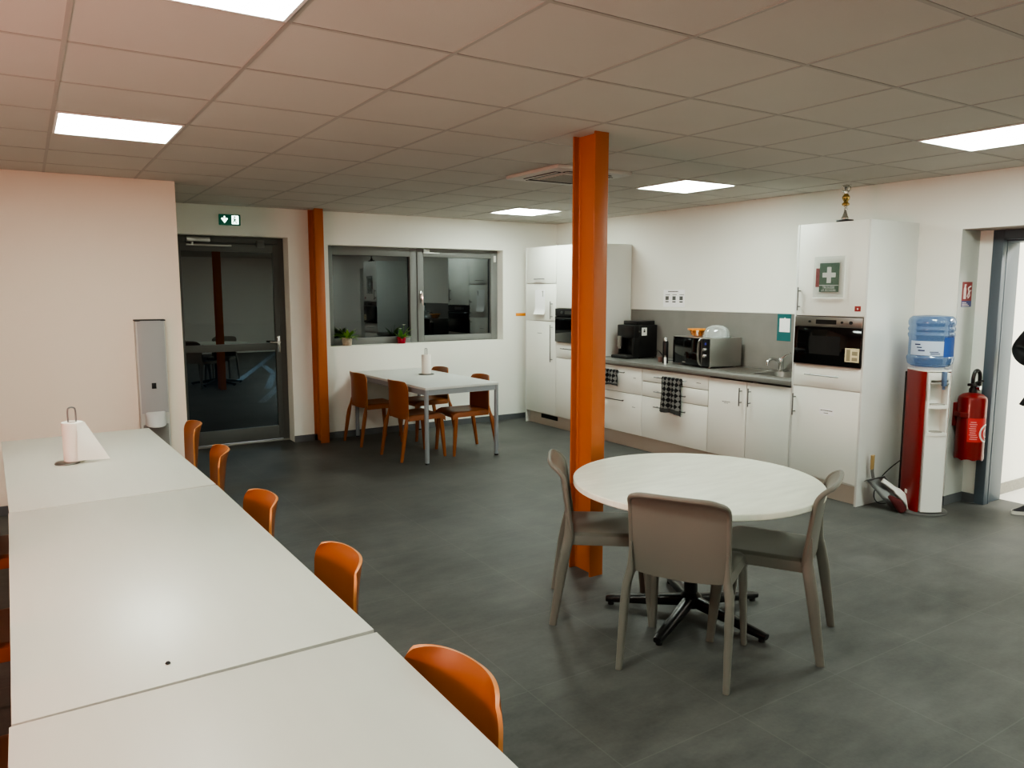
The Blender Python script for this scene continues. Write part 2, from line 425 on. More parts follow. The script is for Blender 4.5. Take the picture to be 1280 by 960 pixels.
# ---- glazed exterior door (door_1)
D = 8.33
d1 = thing('door_1', 'dark grey glazed exterior door with a mid rail', 'door', (1.78, D, 0)); d1['kind'] = 'structure'
del d1['category']
f = MB(); f.box((dx0, D, 0), (1.27, D+.06, dz1), .004).box((2.323, D, 0), (dx1, D+.06, dz1), .004).box((1.27, D, 2.136), (2.323, D+.06, dz1), .004)
f.box((dx0, D-.01, 0), (dx1, D+.06, .018), .003, 1)
f.build('frame', [M_doorframe, M_steel], d1)
f = MB(); y0, y1 = D-.012, D+.05
f.box((1.272, y0, .03), (1.352, y1, 2.132), .004).box((2.268, y0, .03), (2.321, y1, 2.132), .004)
f.box((1.352, y0, .03), (2.268, y1, .174), .004).box((1.352, y0, 1.008), (2.268, y1, 1.085), .004).box((1.352, y0, 2.049), (2.268, y1, 2.132), .004)
leaf = f.build('door_leaf', M_doorframe, d1)
f = MB()
f.box((1.346, D+.012, .168), (2.274, D+.02, 1.012)); f.build('pane', M_glassd, leaf)
f = MB(); f.box((1.346, D+.012, 1.08), (2.274, D+.02, 2.055)); f.build('pane', M_glassd, leaf)
f = MB(); f.box((1.405, D-.055, 2.14), (1.63, D-.002, 2.19), .006)
f.cyl((1.46, D-.03, 2.14), (1.46, D-.03, 2.118), .012).box((1.40, D-.05, 2.10), (1.84, D-.036, 2.118), .003)
f.build('door_closer', M_steel, d1)
f = MB(); f.box((2.283, D-.018, .98), (2.313, D-.01, 1.16), .003).cyl((2.298, D-.012, 1.09), (2.298, D-.06, 1.09), .009)
f.tube(catmull([(2.298, D-.06, 1.09), (2.25, D-.062, 1.092), (2.19, D-.058, 1.096)], 4), .009)
f.build('door_handle', M_chrome, leaf)
f = MB(); f.box((2.10, D-.03, 2.10), (2.18, D-.011, 2.15), .003).box((2.10, D-.03, 2.155), (2.18, D-.001, 2.175), .003); f.build('door_contact', M_frame, d1)

# ---- window
W = 8.285
w1 = thing('window_1', 'grey framed two part window with a dark night view', 'window', (3.95, W, wz0)); w1['kind'] = 'structure'
del w1['category']
f = MB(); y0, y1 = W, W+.08
f.box((wx0, y0, wz0), (2.914, y1, wz1), .004).box((3.857, y0, wz0), (3.945, y1, wz1), .004).box((5.02, y0, wz0), (wx1, y1, wz1), .004)
f.box((2.914, y0, wz0), (3.857, y1, 1.108), .004).box((2.914, y0, 2.045), (3.857, y1, wz1), .004).box((3.945, y0, wz0), (5.02, y1, 1.045), .004).box((3.945, y0, 2.10), (5.02, y1, wz1), .004)
f.build('window_frame', M_frame, w1)
f = MB(); f.box((2.905, W+.04, 1.1), (3.866, W+.048, 2.055)); f.build('pane', M_glass, w1)
f = MB(); y0 = W-.014
f.box((3.947, y0, 1.042), (4.029, y1-.01, 2.104), .005).box((4.968, y0, 1.042), (5.025, y1-.01, 2.104), .005).box((4.029, y0, 1.042), (4.968, y1-.01, 1.108), .005).box((4.029, y0, 2.045), (4.968, y1-.01, 2.104), .005)
sash = f.build('window_sash', M_frame, w1)
f = MB(); f.box((4.02, W+.03, 1.1), (4.975, W+.038, 2.055)); f.build('pane', M_glass, sash)
f = MB(); f.box((3.975, W-.024, 1.50), (4.003, W-.014, 1.64), .003).cyl((3.989, W-.02, 1.61), (3.989, W-.055, 1.61), .009).tube(catmull([(3.989, W-.055, 1.62), (3.990, W-.058, 1.56), (3.996, W-.055, 1.47)], 4), .010)
f.build('window_handle', M_chrome, sash)
f = MB(); f.box((4.02, W-.04, 2.10), (4.10, W-.001, 2.14), .004).box((4.02, W-.03, 2.085), (4.24, W-.014, 2.098), .003); f.build('window_opener', M_steel, w1)
f = MB(); f.box((5.003, W-.03, 2.0), (5.03, W-.013, 2.08), .003); f.build('hinge', M_white, w1)
# outdoors
og = MB(); og.box((-14, 8.42, -.12), (24, 40, -.02))
def gline(a, b, w=.12):
    a = Vector((*a, 0)); b = Vector((*b, 0)); d = (b-a).normalized(); n = Vector((-d.y, d.x, 0))*w/2
    q = [a+n, a-n, b-n, b+n]; og.prism([(p.x, p.y) for p in q], -.02, -.017, 1)
gline((3.28, 14.6), (6.6, 23.2)); gline((4.41, 17.2), (4.1, 15.2)); gline((4.13, 15.4), (3.40, 13.1)); gline((2.89, 11.5), (3.9, 13.9))
struct(og.build('ground', [M_out, M_line], smooth=0), 'dark outdoor ground with painted lines beyond the glass')

# ------------------------------------------------------------------ orange steel columns
def column(x0, x1, y0, y1, label):
    t = thing('steel_column', label, 'column', ((x0+x1)/2, (y0+y1)/2, 0))
    xc = (x0+x1)/2; tf = .010; tw = .0035
    f = MB(); f.box((x0, y0, 0), (x1, y0+tf, H), .001); f.build('flange', M_col, t)
    f = MB(); f.box((x0, y1-tf, 0), (x1, y1, H), .001); f.build('flange', M_col, t)
    f = MB(); f.box((xc-tw, y0+tf, 0), (xc+tw, y1-tf, H))
    for sx in (-1, 1):
        for yy, sy in ((y0+tf, 1), (y1-tf, -1)):
            r = .012; pts = [(xc+sx*tw, yy)]
            for k in range(5):
                a = PI/2*k/4; pts.append((xc+sx*(tw+r-r*math.sin(a)), yy+sy*(r-r*math.cos(a))))
            if sx*sy > 0: pts = pts
            f.prism(pts, 0, H)
    f.build('web', M_col, t); return t
column(2.648, 2.742, 3.312, 3.512, 'orange painted steel column standing beside the round table')
column(2.607, 2.702, 7.93, 8.148, 'orange painted steel column between glazed door and window')

# ------------------------------------------------------------------ ceiling lights, cassette
def light_proto():
    t = thing('ceiling_light', 'x', 'ceiling light', (0,0,0))
    f = MB(); a, b = .288, .276; z0, z1 = H-.006, H+.003
    for q in (((-a,-a,z0),(a,-b,z1)),((-a,b,z0),(a,a,z1)),((-a,-b,z0),(-b,b,z1)),((b,-b,z0),(a,b,z1))): f.box(*q)
    f.build('light_frame', M_whitemetal, t, local=True)
    f = MB(); f.box((-b,-b,H-.0035),(b,b,H+.002)); f.build('diffuser', M_panel, t, local=True); return t
LP = [(0,2,'square lit ceiling panel above the far end of the long white table'),
      (0,-2,'square lit ceiling panel cut off by the top edge at upper left'),
      (7,2,'square lit ceiling panel above the kitchen worktop, right of the orange column'),
      (7,6,'square lit ceiling panel near the window corner, left of the orange column'),
      (7,-2,'square lit ceiling panel at the right edge above the doorway')]
p0 = light_proto(); first = True
def cell(i, j): return (gx0+.6*i+.3, gy0+.6*j+.3, 0)
for i, j, lab in LP:
    if first: p0.location = cell(i, j); p0['label'] = lab; p0['group'] = 'square ceiling light panels'; first = False
    else: dup(p0, cell(i, j), 0, lab, 'square ceiling light panels')
for i, j, lab in ((0,-6,'square lit ceiling panel behind the viewpoint on the left side'), (7,-6,'square lit ceiling panel behind the viewpoint on the right side'), (0,-10,'unseen ceiling panel added to light the rear wall, left side'), (8,-8,'unseen ceiling panel added to light the rear wall, right side')):  # last two unseen, added to brighten the rear wall mirrored in the door
    dup(p0, cell(i, j), 0, lab, 'square ceiling light panels')

ac = thing('ceiling_cassette', 'white square air conditioning cassette in the ceiling behind the column', 'air conditioner', (3.44, 4.62, H))
c = .335; f = MB()
f.box((3.44-c, 4.62-c, H-.028), (3.44+c, 4.62+c, H+.002), .012); f.build('cover', M_acc, ac)
f = MB(); f.box((3.44-.17, 4.62-.17, H-.036), (3.44+.17, 4.62+.17, H-.029), .004)
for k in range(9): f.box((3.44-.15, 4.62-.15+k*.035, H-.0385), (3.44+.15, 4.62-.13+k*.035, H-.0355), 0, 1)
f.build('intake_grille', [M_acc, M_gap], ac)
for k in range(4):
    M = Matrix.Translation((3.44, 4.62, 0)) @ Matrix.Rotation(PI/2*k, 4, 'Z')
    f = MB(); f.box((-.2, -.262, H-.0325), (.2, -.205, H-.0295), 0, 0, M); f.box((-.2, -.255, H-.036), (.2, -.232, H-.032), .002, 1, M)
    f.build('vent_slot', [M_dark, M_acc], ac)

# exit sign
ex = thing('exit_sign', 'small lit green exit sign with white arrow above the glazed door', 'exit sign', (1.80, 8.13, 2.31))
f = MB(); f.box((1.695, 8.122, 2.305), (1.903, 8.15, 2.412), .004); f.build('housing', M_exit, ex)
f = MB(); O = (1.695, 8.1218, 2.305)
f.poly(O, EX, EZ, [(.046,.088),(.058,.088),(.058,.062),(.074,.072),(.084,.062),(.052,.020),(.020,.062),(.030,.072),(.046,.062)], .001)
f.plate((1.695+.122, 8.1218, 2.305+.012), EX, EZ, .066, .084, .001)
f.build('arrow', M_exitw, ex)
f = MB(); O = (1.695+.122, 8.1207, 2.305+.012)
f.poly(O, EX, EZ, [(.028+.009*math.cos(a*PI/4), .07+.009*math.sin(a*PI/4)) for a in range(8)], .0008)
f.poly(O, EX, EZ, [(.026,.058),(.040,.052),(.046,.036),(.040,.034),(.036,.045),(.034,.034),(.046,.022),(.050,.006),(.043,.006),(.038,.019),(.024,.028),(.014,.010),(.007,.014),(.018,.034),(.022,.048),(.012,.044),(.008,.048),(.018,.056)], .0008)
f.build('running_figure', M_exit, ex)

# ------------------------------------------------------------------ kitchen
XF = 5.26; XB = 5.87
def door_panel(y0, y1, z0, z1, t=.018): return MB().box((XF, y0+.0015, z0+.0015), (XF+t, y1-.0015, z1-.0015), .0015)
def hbar(f, ya, yb, z, inset=.03, off=.034, r=.0055):
    f.cyl((XF-off, ya, z), (XF-off, yb, z), r, n=10)
    for y in (min(ya, yb)+inset, max(ya, yb)-inset): f.cyl((XF-off, y, z), (XF, y, z), r*.85, n=8)
def vbar(f, y, za, zb, inset=.03, off=.034, r=.0055):
    f.cyl((XF-off, y, za), (XF-off, y, zb), r, n=10)
    for z in (min(za, zb)+inset, max(za, zb)-inset): f.cyl((XF-off, y, z), (XF, y, z), r*.85, n=8)
ZT = 2.168
def bars(f, y0, y1, z, mi=0, h=.006, x=XF):      # illegible line of small print as short dashes
    y = y0
    while y > y1+.004:
        w = min(random.uniform(.006, .014), y-y1); f.plate((x, y, z), NY, EZ, w, h, .0006, mi); y -= w+.003

# tall fridge cabinet
t = thing('fridge_cabinet', 'tall white cabinet with built in fridge doors beside the back wall', 'cabinet', (5.56, 7.59, 0))
f = MB(); f.box((XF+.02, 7.272, .15), (XB, 7.90, ZT)).box((XF-.002, 7.90, 0), (XB, 7.92, ZT), .001).box((XF+.0, 7.2725, ZT-.001), (XB, 7.92, ZT+.001)); f.build('carcass', M_cabside, t)
f = MB(); f.box((XF+.055, 7.272, 0), (XF+.075, 7.90, .15)); pl = f.build('plinth', M_plinth, t)
f = MB(); f.box((XF+.05, 7.30, .085), (XF+.058, 7.64, .135)); f.build('vent', M_dark, pl)
d = door_panel(7.272, 7.90, 1.735, ZT).build('door', M_cab, t); f = MB(); hbar(f, 7.69, 7.50, 1.785, .02); f.build('handle', M_handle, d)
d = door_panel(7.272, 7.90, 1.285, 1.727).build('door', M_cab, t); f = MB(); vbar(f, 7.345, 1.52, 1.31); f.build('handle', M_handle, d)
d = door_panel(7.272, 7.90, .155, 1.28).build('door', M_cab, t); f = MB(); vbar(f, 7.345, 1.245, .80); f.build('handle', M_handle, d)
f = MB(); bars(f, 7.66, 7.57, 1.13); f.build('printed_tag', M_ink, d)
# paper on fridge, curling
def sheet(u, v):
    y = 7.705-.21*u; z = 1.36+.30*v
    x = XF-.004-.028*max(0, .22-v)**1.2*6*(.6+.4*(1-u))-.008*max(0, u-.7)*v
    return (x, y, z)
pp = thing('paper_sheet', 'white paper sheet curling on the fridge door under a magnet', 'paper', (XF, 7.6, 1.36))
f = MB().shell(sheet, 8, 12, .0008); f.build('sheet', M_paper, pp)
f = MB().cyl((XF-.007, 7.535, 1.635), (XF-.016, 7.535, 1.635), .009, n=12); f.box((XF-.012, 7.531, 1.575), (XF-.007, 7.538, 1.63)); f.build('magnet', M_steel, pp)
# tall oven cabinet
t = thing('oven_cabinet', 'tall white cabinet holding the oven, mostly behind the orange column', 'cabinet', (5.56, 6.97, 0))
f = MB(); f.box((XF+.02, 6.672, .15), (XB, 7.27, 1.045)).box((XF+.02, 6.672, 1.442), (XB, 7.27, ZT)).box((XF+.4, 6.672, 1.04), (XB, 7.27, 1.45)).box((XF-.002, 6.652, 0), (XB, 6.672, ZT), .001).box((XF+.02, 7.262, 1.04), (XF+.41, 7.27, 1.45)); f.build('carcass', M_cabside, t)
f = MB(); f.box((XF+.055, 6.672, 0), (XF+.075, 7.272, .15)); f.build('plinth', M_plinth, t)
d = door_panel(6.674, 7.27, 1.445, ZT).build('door', M_cab, t); f = MB(); vbar(f, 6.73, 1.49, 1.68); f.build('handle', M_handle, d)
d = door_panel(6.674, 7.27, .862, 1.045).build('drawer', M_cab, t); f = MB(); hbar(f, 7.14, 6.80, .975); f.build('handle', M_handle, d)
d = door_panel(6.674, 7.27, .155, .858).build('door', M_cab, t); f = MB(); vbar(f, 6.73, .82, .63); f.build('handle', M_handle, d)
t = thing('built_in_oven', 'black built in oven in the tall cabinet, partly behind the orange column', 'oven', (5.4, 6.97, 1.05))
f = MB(); f.box((XF+.0, 6.676, 1.05), (XF+.39, 7.258, 1.44), .002); f.build('body', M_black, t)
f = MB(); f.box((XF-.018, 6.678, 1.352), (XF+.0, 7.268, 1.438), .002); cp = f.build('control_panel', M_blackmt, t)
f = MB(); f.plate((XF-.018, 7.08, 1.375), NY, EZ, .2, .04, .0008); f.cyl((XF-.018, 7.13, 1.395), (XF-.03, 7.13, 1.395), .016); f.build('display', M_handle, cp)
f = MB(); f.box((XF-.02, 6.678, 1.052), (XF+.0, 7.268, 1.349), .002); dd = f.build('oven_door', M_blackgl, t)
f = MB(); f.cyl((XF-.05, 6.73, 1.33), (XF-.05, 7.22, 1.33), .007); f.cyl((XF-.05, 6.77, 1.33), (XF-.02, 6.77, 1.33), .005).cyl((XF-.05, 7.18, 1.33), (XF-.02, 7.18, 1.33), .005); f.build('handle', M_blackmt, dd)

# base cabinets
def base(y0, y1, label, name='base_cabinet', top=.868):
    t = thing(name, label, 'cabinet', (5.56, (y0+y1)/2, 0))
    f = MB(); f.box((XF+.02, y0, .15), (XB, y1, top)); f.build('carcass', M_gap, t)
    f = MB(); f.box((XF+.055, y0, 0), (XF+.075, y1, .15)); f.build('plinth', M_plinth, t)
    return t
t = base(5.77, 6.65, 'white base cabinet with two deep drawers next to the orange column')
d = door_panel(5.772, 6.648, .582, .855).build('drawer', M_cab, t); f = MB(); hbar(f, 6.42, 6.01, .795); f.build('handle', M_handle, d); f = MB(); bars(f, 5.9, 5.86, .745); f.build('printed_tag', M_ink, d)
d = door_panel(5.772, 6.648, .155, .578).build('drawer', M_cab, t); f = MB(); hbar(f, 6.42, 6.02, .497); f.build('handle', M_handle, d); f = MB(); bars(f, 5.91, 5.86, .44); f.build('printed_tag', M_ink, d)
t = base(4.87, 5.77, 'white base cabinet with three drawers beneath the microwave')
for z0, z1, zh in ((.733, .855, .792), (.582, .729, .645), (.155, .578, .492)):
    d = door_panel(4.872, 5.768, z0, z1).build('drawer', M_cab, t); f = MB(); hbar(f, 5.56, 5.125, zh); f.build('handle', M_handle, d)
    if z0 > .7: f = MB(); bars(f, 5.02, 4.96, .785); f.build('printed_tag', M_ink, d)
t = base(3.972, 4.87, 'white two door base cabinet under the sink', top=.745)
d = door_panel(4.43, 4.868, .155, .855).build('door', M_cab, t); f = MB(); vbar(f, 4.482, .80, .64); f.build('handle', M_handle, d)
f = MB(); bars(f, 4.70, 4.61, .652); bars(f, 4.68, 4.63, .640, 0, .004); f.build('printed_tag', M_ink, d)
d = door_panel(3.974, 4.426, .155, .855).build('door', M_cab, t); f = MB(); vbar(f, 4.385, .805, .645); f.build('handle', M_handle, d)

# worktop, splashback
f = MB()
sx0, sx1, sy0, sy1 = 5.41, 5.76, 4.10, 4.50          # sink bowl hole
f.box((5.238, 3.972, .87), (sx0, 6.651, .91), .003).box((sx1, 3.972, .87), (5.878, 6.651, .91), .003).box((sx0-.003, 3.972, .87), (sx1+.003, sy0, .9098)).box((sx0-.003, sy1, .87), (sx1+.003, 6.651, .9098))
tag(f.build('worktop', M_work, origin=(5.56, 5.3, .87)), 'long grey laminate kitchen worktop on the white base cabinets', 'worktop')
t = thing('splashback', 'grey splashback panel on the wall behind the worktop', 'splashback', (5.885, 5.3, .91))
f = MB(); f.box((5.879, 3.974, .9115), (5.889, 6.65, 1.435)); f.build('panel', M_splash, t)
f = MB(); f.box((5.876, 3.974, 1.435), (5.889, 6.65, 1.447), .002); f.build('top_trim', M_white, t)

# sink + tap
t = thing('sink', 'stainless steel sink with ribbed drainer set in the worktop', 'sink', (5.58, 4.5, .91))
f = MB(); z = .911
x0, x1, y0, y1 = 5.37, 5.80, 4.05, 4.98
f.box((x0, y0, .9098), (sx0, y1, .914), .001).box((sx1, y0, .9098), (x1, y1, .914), .001).box((sx0, y0, .9098), (sx1, sy0, .914), .001).box((sx0, sy1, .9098), (sx1, y1, .914), .001)
for k in range(9): f.box((sx0+.02+k*.038, sy1+.05, .9135), (sx0+.035+k*.038, y1-.03, .9175), .0015)
f.build('drainer', M_steel, t)
def bowl(u, v):
    a = 2*PI*u; q = 1-v*.28
    ex, ey = (sx1-sx0)/2*q, (sy1-sy0)/2*q
    ca, sa = math.cos(a), math.sin(a); e = .4
    return ((sx0+sx1)/2+ex*math.copysign(abs(ca)**e, ca), (sy0+sy1)/2+ey*math.copysign(abs(sa)**e, sa), .9135-.15*min(1, v*1.6) if v < 1 else .76)
f = MB().shell(bowl, 36, 6, .001); f.box((sx0+.045, sy0+.05, .758), (sx1-.045, sy1-.05, .762)); f.cyl((5.585, 4.3, .762), (5.585, 4.3, .766), .03); f.build('basin', M_steel, t)
t = thing('tap', 'chrome mixer tap standing behind the sink bowl', 'tap', (5.80, 4.50, .914))
f = MB(); f.lathe([(.027,.914),(.027,.925),(.022,.93),(.022,1.005),(.024,1.02),(.018,1.032),(0,1.034)], 16, Matrix.Translation((5.80-.0,4.50,0))); f.build('body', M_chrome, t)
f = MB(); f.tube(catmull([(5.80,4.50,.975),(5.75,4.51,1.02),(5.69,4.52,1.03),(5.645,4.525,1.01),(5.64,4.525,.975)], 5), .012); f.build('spout', M_chrome, t)
f = MB(); f.tube([(5.80,4.50,1.028),(5.815,4.465,1.06),(5.82,4.42,1.085)], [.015,.012,.009]); f.build('lever', M_chrome, t)

# tall right cabinet with microwave
t = thing('microwave_cabinet', 'tall white cabinet with built in microwave at the right end of the worktop', 'cabinet', (5.56, 3.65, 0))
ya, yb = 3.362, 3.955
f = MB(); f.box((XF+.02, ya, .15), (XB+.015, yb, 1.062)).box((XF+.02, ya, 1.448), (XB+.015, yb, ZT)).box((XF+.4, ya, 1.05), (XB+.015, yb, 1.45)).box((XF-.002, 3.344, 0), (XB+.018, ya, ZT), .001).box((XF-.002, yb, .15), (XB+.018, 3.972, ZT), .001); f.build('carcass', M_cabside, t)
f = MB(); f.box((XF+.055, ya, 0), (XF+.075, 3.972, .15)); f.build('plinth', M_plinth, t)
d = door_panel(ya, yb, 1.452, ZT).build('door', M_cab, t); f = MB(); vbar(f, 3.925, 1.49, 1.675); f.build('handle', M_handle, d)
d = door_panel(ya, yb, .885, 1.058).build('drawer', M_cab, t); f = MB(); hbar(f, 3.83, 3.53, .985); f.build('handle', M_handle, d)
d = door_panel(ya, yb, .165, .881).build('door', M_cab, t); f = MB(); vbar(f, 3.928, .64, .818); f.build('handle', M_handle, d)
f = MB(); f.plate((XF, 3.70, .675), NY, EZ, .125, .05, .0006); bars(f, 3.69, 3.585, .706, 1, .007, XF-.0008); bars(f, 3.66, 3.615, .686, 1, .006, XF-.0008); f.build('printed_label', [M_paper, M_ink], d)
t = thing('built_in_microwave', 'black built in microwave with steel control strip in the tall cabinet', 'microwave', (5.4, 3.66, 1.066))
f = MB(); f.box((XF+.0, ya+.012, 1.066), (XF+.39, yb-.012, 1.444), .002); f.build('body', M_black, t)
f = MB(); f.box((XF-.016, ya+.003, 1.366), (XF, yb-.003, 1.444), .002); cp = f.build('control_panel', M_steel, t)
f = MB(); f.plate((XF-.016, 3.76, 1.388), NY, EZ, .18, .034, .0008); f.build('display', M_black, cp)
for y, r in ((3.815, .009), (3.53, .009), (3.455, .013)): f = MB(); f.cyl((XF-.016, y, 1.405), (XF-.024, y, 1.405), r, n=14); f.build('button', M_blackmt, cp)
f = MB(); f.box((XF-.016, ya+.003, 1.068), (XF, yb-.003, 1.363), .002); dd = f.build('oven_door', M_blackgl, t)
f = MB(); f.plate((XF-.0165, 3.81, 1.15), NY, EZ, .27, .145, .0006); f.build('viewing_window', mat('smoked window', (26,27,29), .12), dd)
f = MB(); f.plate((XF-.0165, 3.493, 1.108), NY, EZ, .118, .105, .0007)
f.plate((XF-.0173, 3.481, 1.115), NY, EZ, .032, .088, .0004, 1).plate((XF-.0173, 3.434, 1.160), NY, EZ, .045, .030, .0004, 1).plate((XF-.0173, 3.434, 1.118), NY, EZ, .045, .026, .0004, 1)
f.build('instruction_sticker', [mat('cream sticker', (226,214,176), .6), mat('sticker print', (150,140,112), .6)], dd)
# things on the tall cabinet's upper door
t = thing('first_aid_pouch', 'clear pouch with green first aid card hanging on the tall cabinet door', 'first aid kit', (XF, 3.66, 1.58))
X0 = XF-.004
def sleeve(u, v):
    y = 3.80-.27*u; z = 1.585+.325*v
    return (X0-.012-.010*math.sin(PI*u)*math.sin(PI*v)-.004*math.sin(9*u+5*v)*max(0, v-.75)*4, y, z)
f = MB(); f.plate((X0, 3.752, 1.637), NY, EZ, .168, .222, .006); f.build('card', M_green, t)
f = MB(); xk = X0-.0062
f.poly((xk, 3.725, 1.706), NY, EZ, [(.039,0),(.075,0),(.075,.043),(.114,.043),(.114,.079),(.075,.079),(.075,.122),(.039,.122),(.039,.079),(0,.079),(0,.043),(.039,.043)], .001).plate((xk, 3.752, 1.686), NY, EZ, .168, .005, .001)
f.text('TROUSSE', .026, (xk, 3.668, 1.6635), NY, EZ).text('DE SECOURS', .022, (xk, 3.668, 1.643), NY, EZ); f.build('cross_and_lettering', M_white, t)
f = MB(); f.plate((X0, 3.785, 1.675), NY, EZ, .032, .145, .006); f.build('red_strip', mat('dark red strip', (140,22,30), .5), t)
f = MB().shell(sleeve, 12, 12, .0012); f.build('sleeve', M_sleeve, t)
f = MB(); f.tube([(X0-.013, 3.80, 1.588),(X0-.013,3.53,1.588)], .004).tube([(X0-.013,3.53,1.588),(X0-.013,3.53,1.91)], .004); f.build('seam', M_white, t)
t = thing('red_sticker', 'small red square sticker on the tall cabinet door above the microwave', 'sticker', (XF, 3.418, 1.49))
f = MB(); f.box((XF-.0015, 3.393, 1.492), (XF, 3.443, 1.532), .0005); f.build('sticker', M_sticker, t)
f = MB(); f.plate((XF-.0015, 3.425, 1.508), NY, EZ, .014, .006, .0004).plate((XF-.0015, 3.421, 1.504), NY, EZ, .006, .014, .0004); f.build('mark', M_white, t)

# trophy
t = thing('trophy', 'gold and silver trophy standing on top of the tall cabinet', 'trophy', (5.32, 3.605, ZT))
M = Matrix.Translation((5.32, 3.605, ZT))
f = MB(); f.box((5.32-.045, 3.605-.045, ZT+.001), (5.32+.045, 3.605+.045, ZT+.018), .002); f.build('base', M_black, t)
f = MB(); f.lathe([(.026,.018),(.028,.03),(.02,.045),(.012,.07),(.008,.085),(.016,.092),(.016,.098),(.008,.104),(.012,.112),(.012,.118)], 16, M)
f.build('stem', M_silver, t)
f = MB(); f.lathe([(.012,.118),(.027,.126),(.029,.135),(.017,.146),(.015,.152),(.027,.172),(.029,.186),(.02,.2),(.014,.21)], 16, M); f.build('cup', M_gold, t)
f = MB(); f.lathe([(.012,.21),(.016,.225),(.012,.24),(.018,.25),(.024,.262),(.018,.276),(.0,.282)], 14, M)
for s in (-1, 1): f.tube(catmull([(5.32, 3.605+s*.012, ZT+.225), (5.32, 3.605+s*.034, ZT+.24), (5.32, 3.605+s*.03, ZT+.268)], 4), [.006]*9); f.lathe([(0,-.012),(.011,-.004),(.011,.004),(0,.012)], 10, Matrix.Translation((5.32, 3.605+s*.03, ZT+.268)))
f.build('figure', M_silver, t)

# coffee machine (front faces into the room)
t = thing('coffee_machine', 'black bean to cup coffee machine on the worktop, left of the microwave', 'coffee machine', (5.66, 6.34, .91))
f = MB(); f.box((5.60, 6.20, .918), (5.865, 6.48, 1.275), .012).box((5.525, 6.20, 1.13), (5.61, 6.48, 1.275), .012).box((5.525, 6.20, .918), (5.61, 6.235, 1.14), .006).box((5.54, 6.445, .918), (5.61, 6.48, 1.14), .006)
for x in (5.63, 5.84):
    for y in (6.23, 6.45): f.cyl((x, y, .91), (x, y, .92), .012)
f.build('body', M_black, t)
f = MB(); f.box((5.58, 6.215, 1.27), (5.84, 6.44, 1.318), .008); f.build('bean_hopper', M_black, t)
f = MB(); f.box((5.435, 6.215, .912), (5.605, 6.475, .945), .008); tr = f.build('drip_tray', M_blackmt, t)
f = MB()
for k in range(8): f.box((5.448+k*.018, 6.235, .944), (5.456+k*.018, 6.455, .948))
f.build('grate', M_handle, tr)
f = MB(); f.box((5.505, 6.395, 1.03), (5.53, 6.455, 1.15), .008).cyl((5.516, 6.41, 1.01), (5.516, 6.41, 1.04), .008).cyl((5.516, 6.44, 1.01), (5.516, 6.44, 1.04), .008); f.build('spout', M_steel, t)
f = MB(); f.plate((5.634, 6.1995, 1.16), EX, EZ, .075, .085, .0008); f.plate((5.66, 6.1985, 1.195), EX, EZ, .024, .02, .0008, 1).plate((5.664, 6.1985, 1.218), EX, EZ, .016, .012, .0008, 1); f.build('sticker', [M_white, M_inkd], t)
f = MB(); f.cyl((5.60, 6.199, 1.205), (5.60, 6.192, 1.205), .009); f.build('knob', M_handle, t)

# countertop microwave
mrz = math.radians(7); mwM = Matrix.Translation((5.445, 5.29, .91)) @ Matrix.Rotation(-mrz, 4, 'Z')   # local: x = depth (front at 0), y = width centred
t = thing('microwave', 'silver and black microwave oven standing on the worktop', 'microwave', (5.445, 5.29, .91), -mrz)
hw = .275
f = MB()
f.box((.012, -hw, .015), (.40, hw, .285), .006)
for x in (.05, .36):
    for y in (-hw+.05, hw-.05): f.cyl((x, y, 0), (x, y, .018), .014)
f.build('case', M_steel, t, local=True)
f = MB(); f.box((0, -hw+.135, .018), (.014, hw-.002, .282), .004); dd = f.build('microwave_door', M_blackgl, t, local=True)
f = MB(); f.box((0, -hw+.002, .018), (.014, -hw+.10, .282), .004); cp = f.build('control_panel', M_black, t, local=True)
for z in (.12, .18): f = MB(); f.cyl((0, -hw+.052, z), (-.02, -hw+.052, z), .02, .017, n=16); f.box((-.026, -hw+.048, z-.016), (-.018, -hw+.056, z+.016), .002); f.build('dial', M_chrome, cp, local=True)
f = MB(); f.cyl((0, -hw+.052, .235), (-.003, -hw+.052, .235), .012, n=14); f.build('indicator', mat('blue indicator', (60,60,150), .3), cp, local=True)
f = MB(); f.tube(catmull([(-.004,-hw+.12,.03),(-.02,-hw+.128,.07),(-.024,-hw+.13,.15),(-.02,-hw+.128,.24),(-.004,-hw+.115,.28)],5), [(.012,.008)]*21, 10, ref=(0,1,0)); f.build('door_handle', M_steel, dd, local=True)
f = MB(); f.plate((-.0005, .12, .035), NY, EZ, .05, .006, .0005); f.build('marking', M_gap, dd, local=True)
# bowl and dome on it
def onmw(x, y, z=.286): return mwM @ Vector((x, y, z))
q = onmw(.20, .15)
t = thing('plastic_bowl', 'clear bowl with orange rim on top of the microwave', 'bowl', q)
f = MB(); M = Matrix.Translation(q); f.lathe([(.045,.0),(.055,.004),(.078,.06),(.074,.06),(.05,.008),(0,.006)], 24, M); f.build('bowl', glass_mat('amber clear plastic', (250,214,150), .08, .05, body=(232,150,60), bodyfac=.5), t)
f = MB(); f.lathe([(.076,.058),(.094,.060),(.095,.074),(.0,.076)], 24, M); f.build('lid', M_amber, t)
q = onmw(.21, -.13)
t = thing('cake_dome', 'clear domed plate cover on top of the microwave', 'dome', q)
M = Matrix.Translation(q); f = MB()
f.lathe([(.130,0),(.132,.006),(.126,.02),(.118,.06),(.098,.093),(.06,.113),(.02,.119),(0,.12)], 32, M); f.build('cover', M_dome, t)
f = MB(); f.lathe([(.128,0),(.138,.002),(.138,.008),(.130,.01)], 32, M); f.build('rim', M_dome, t)
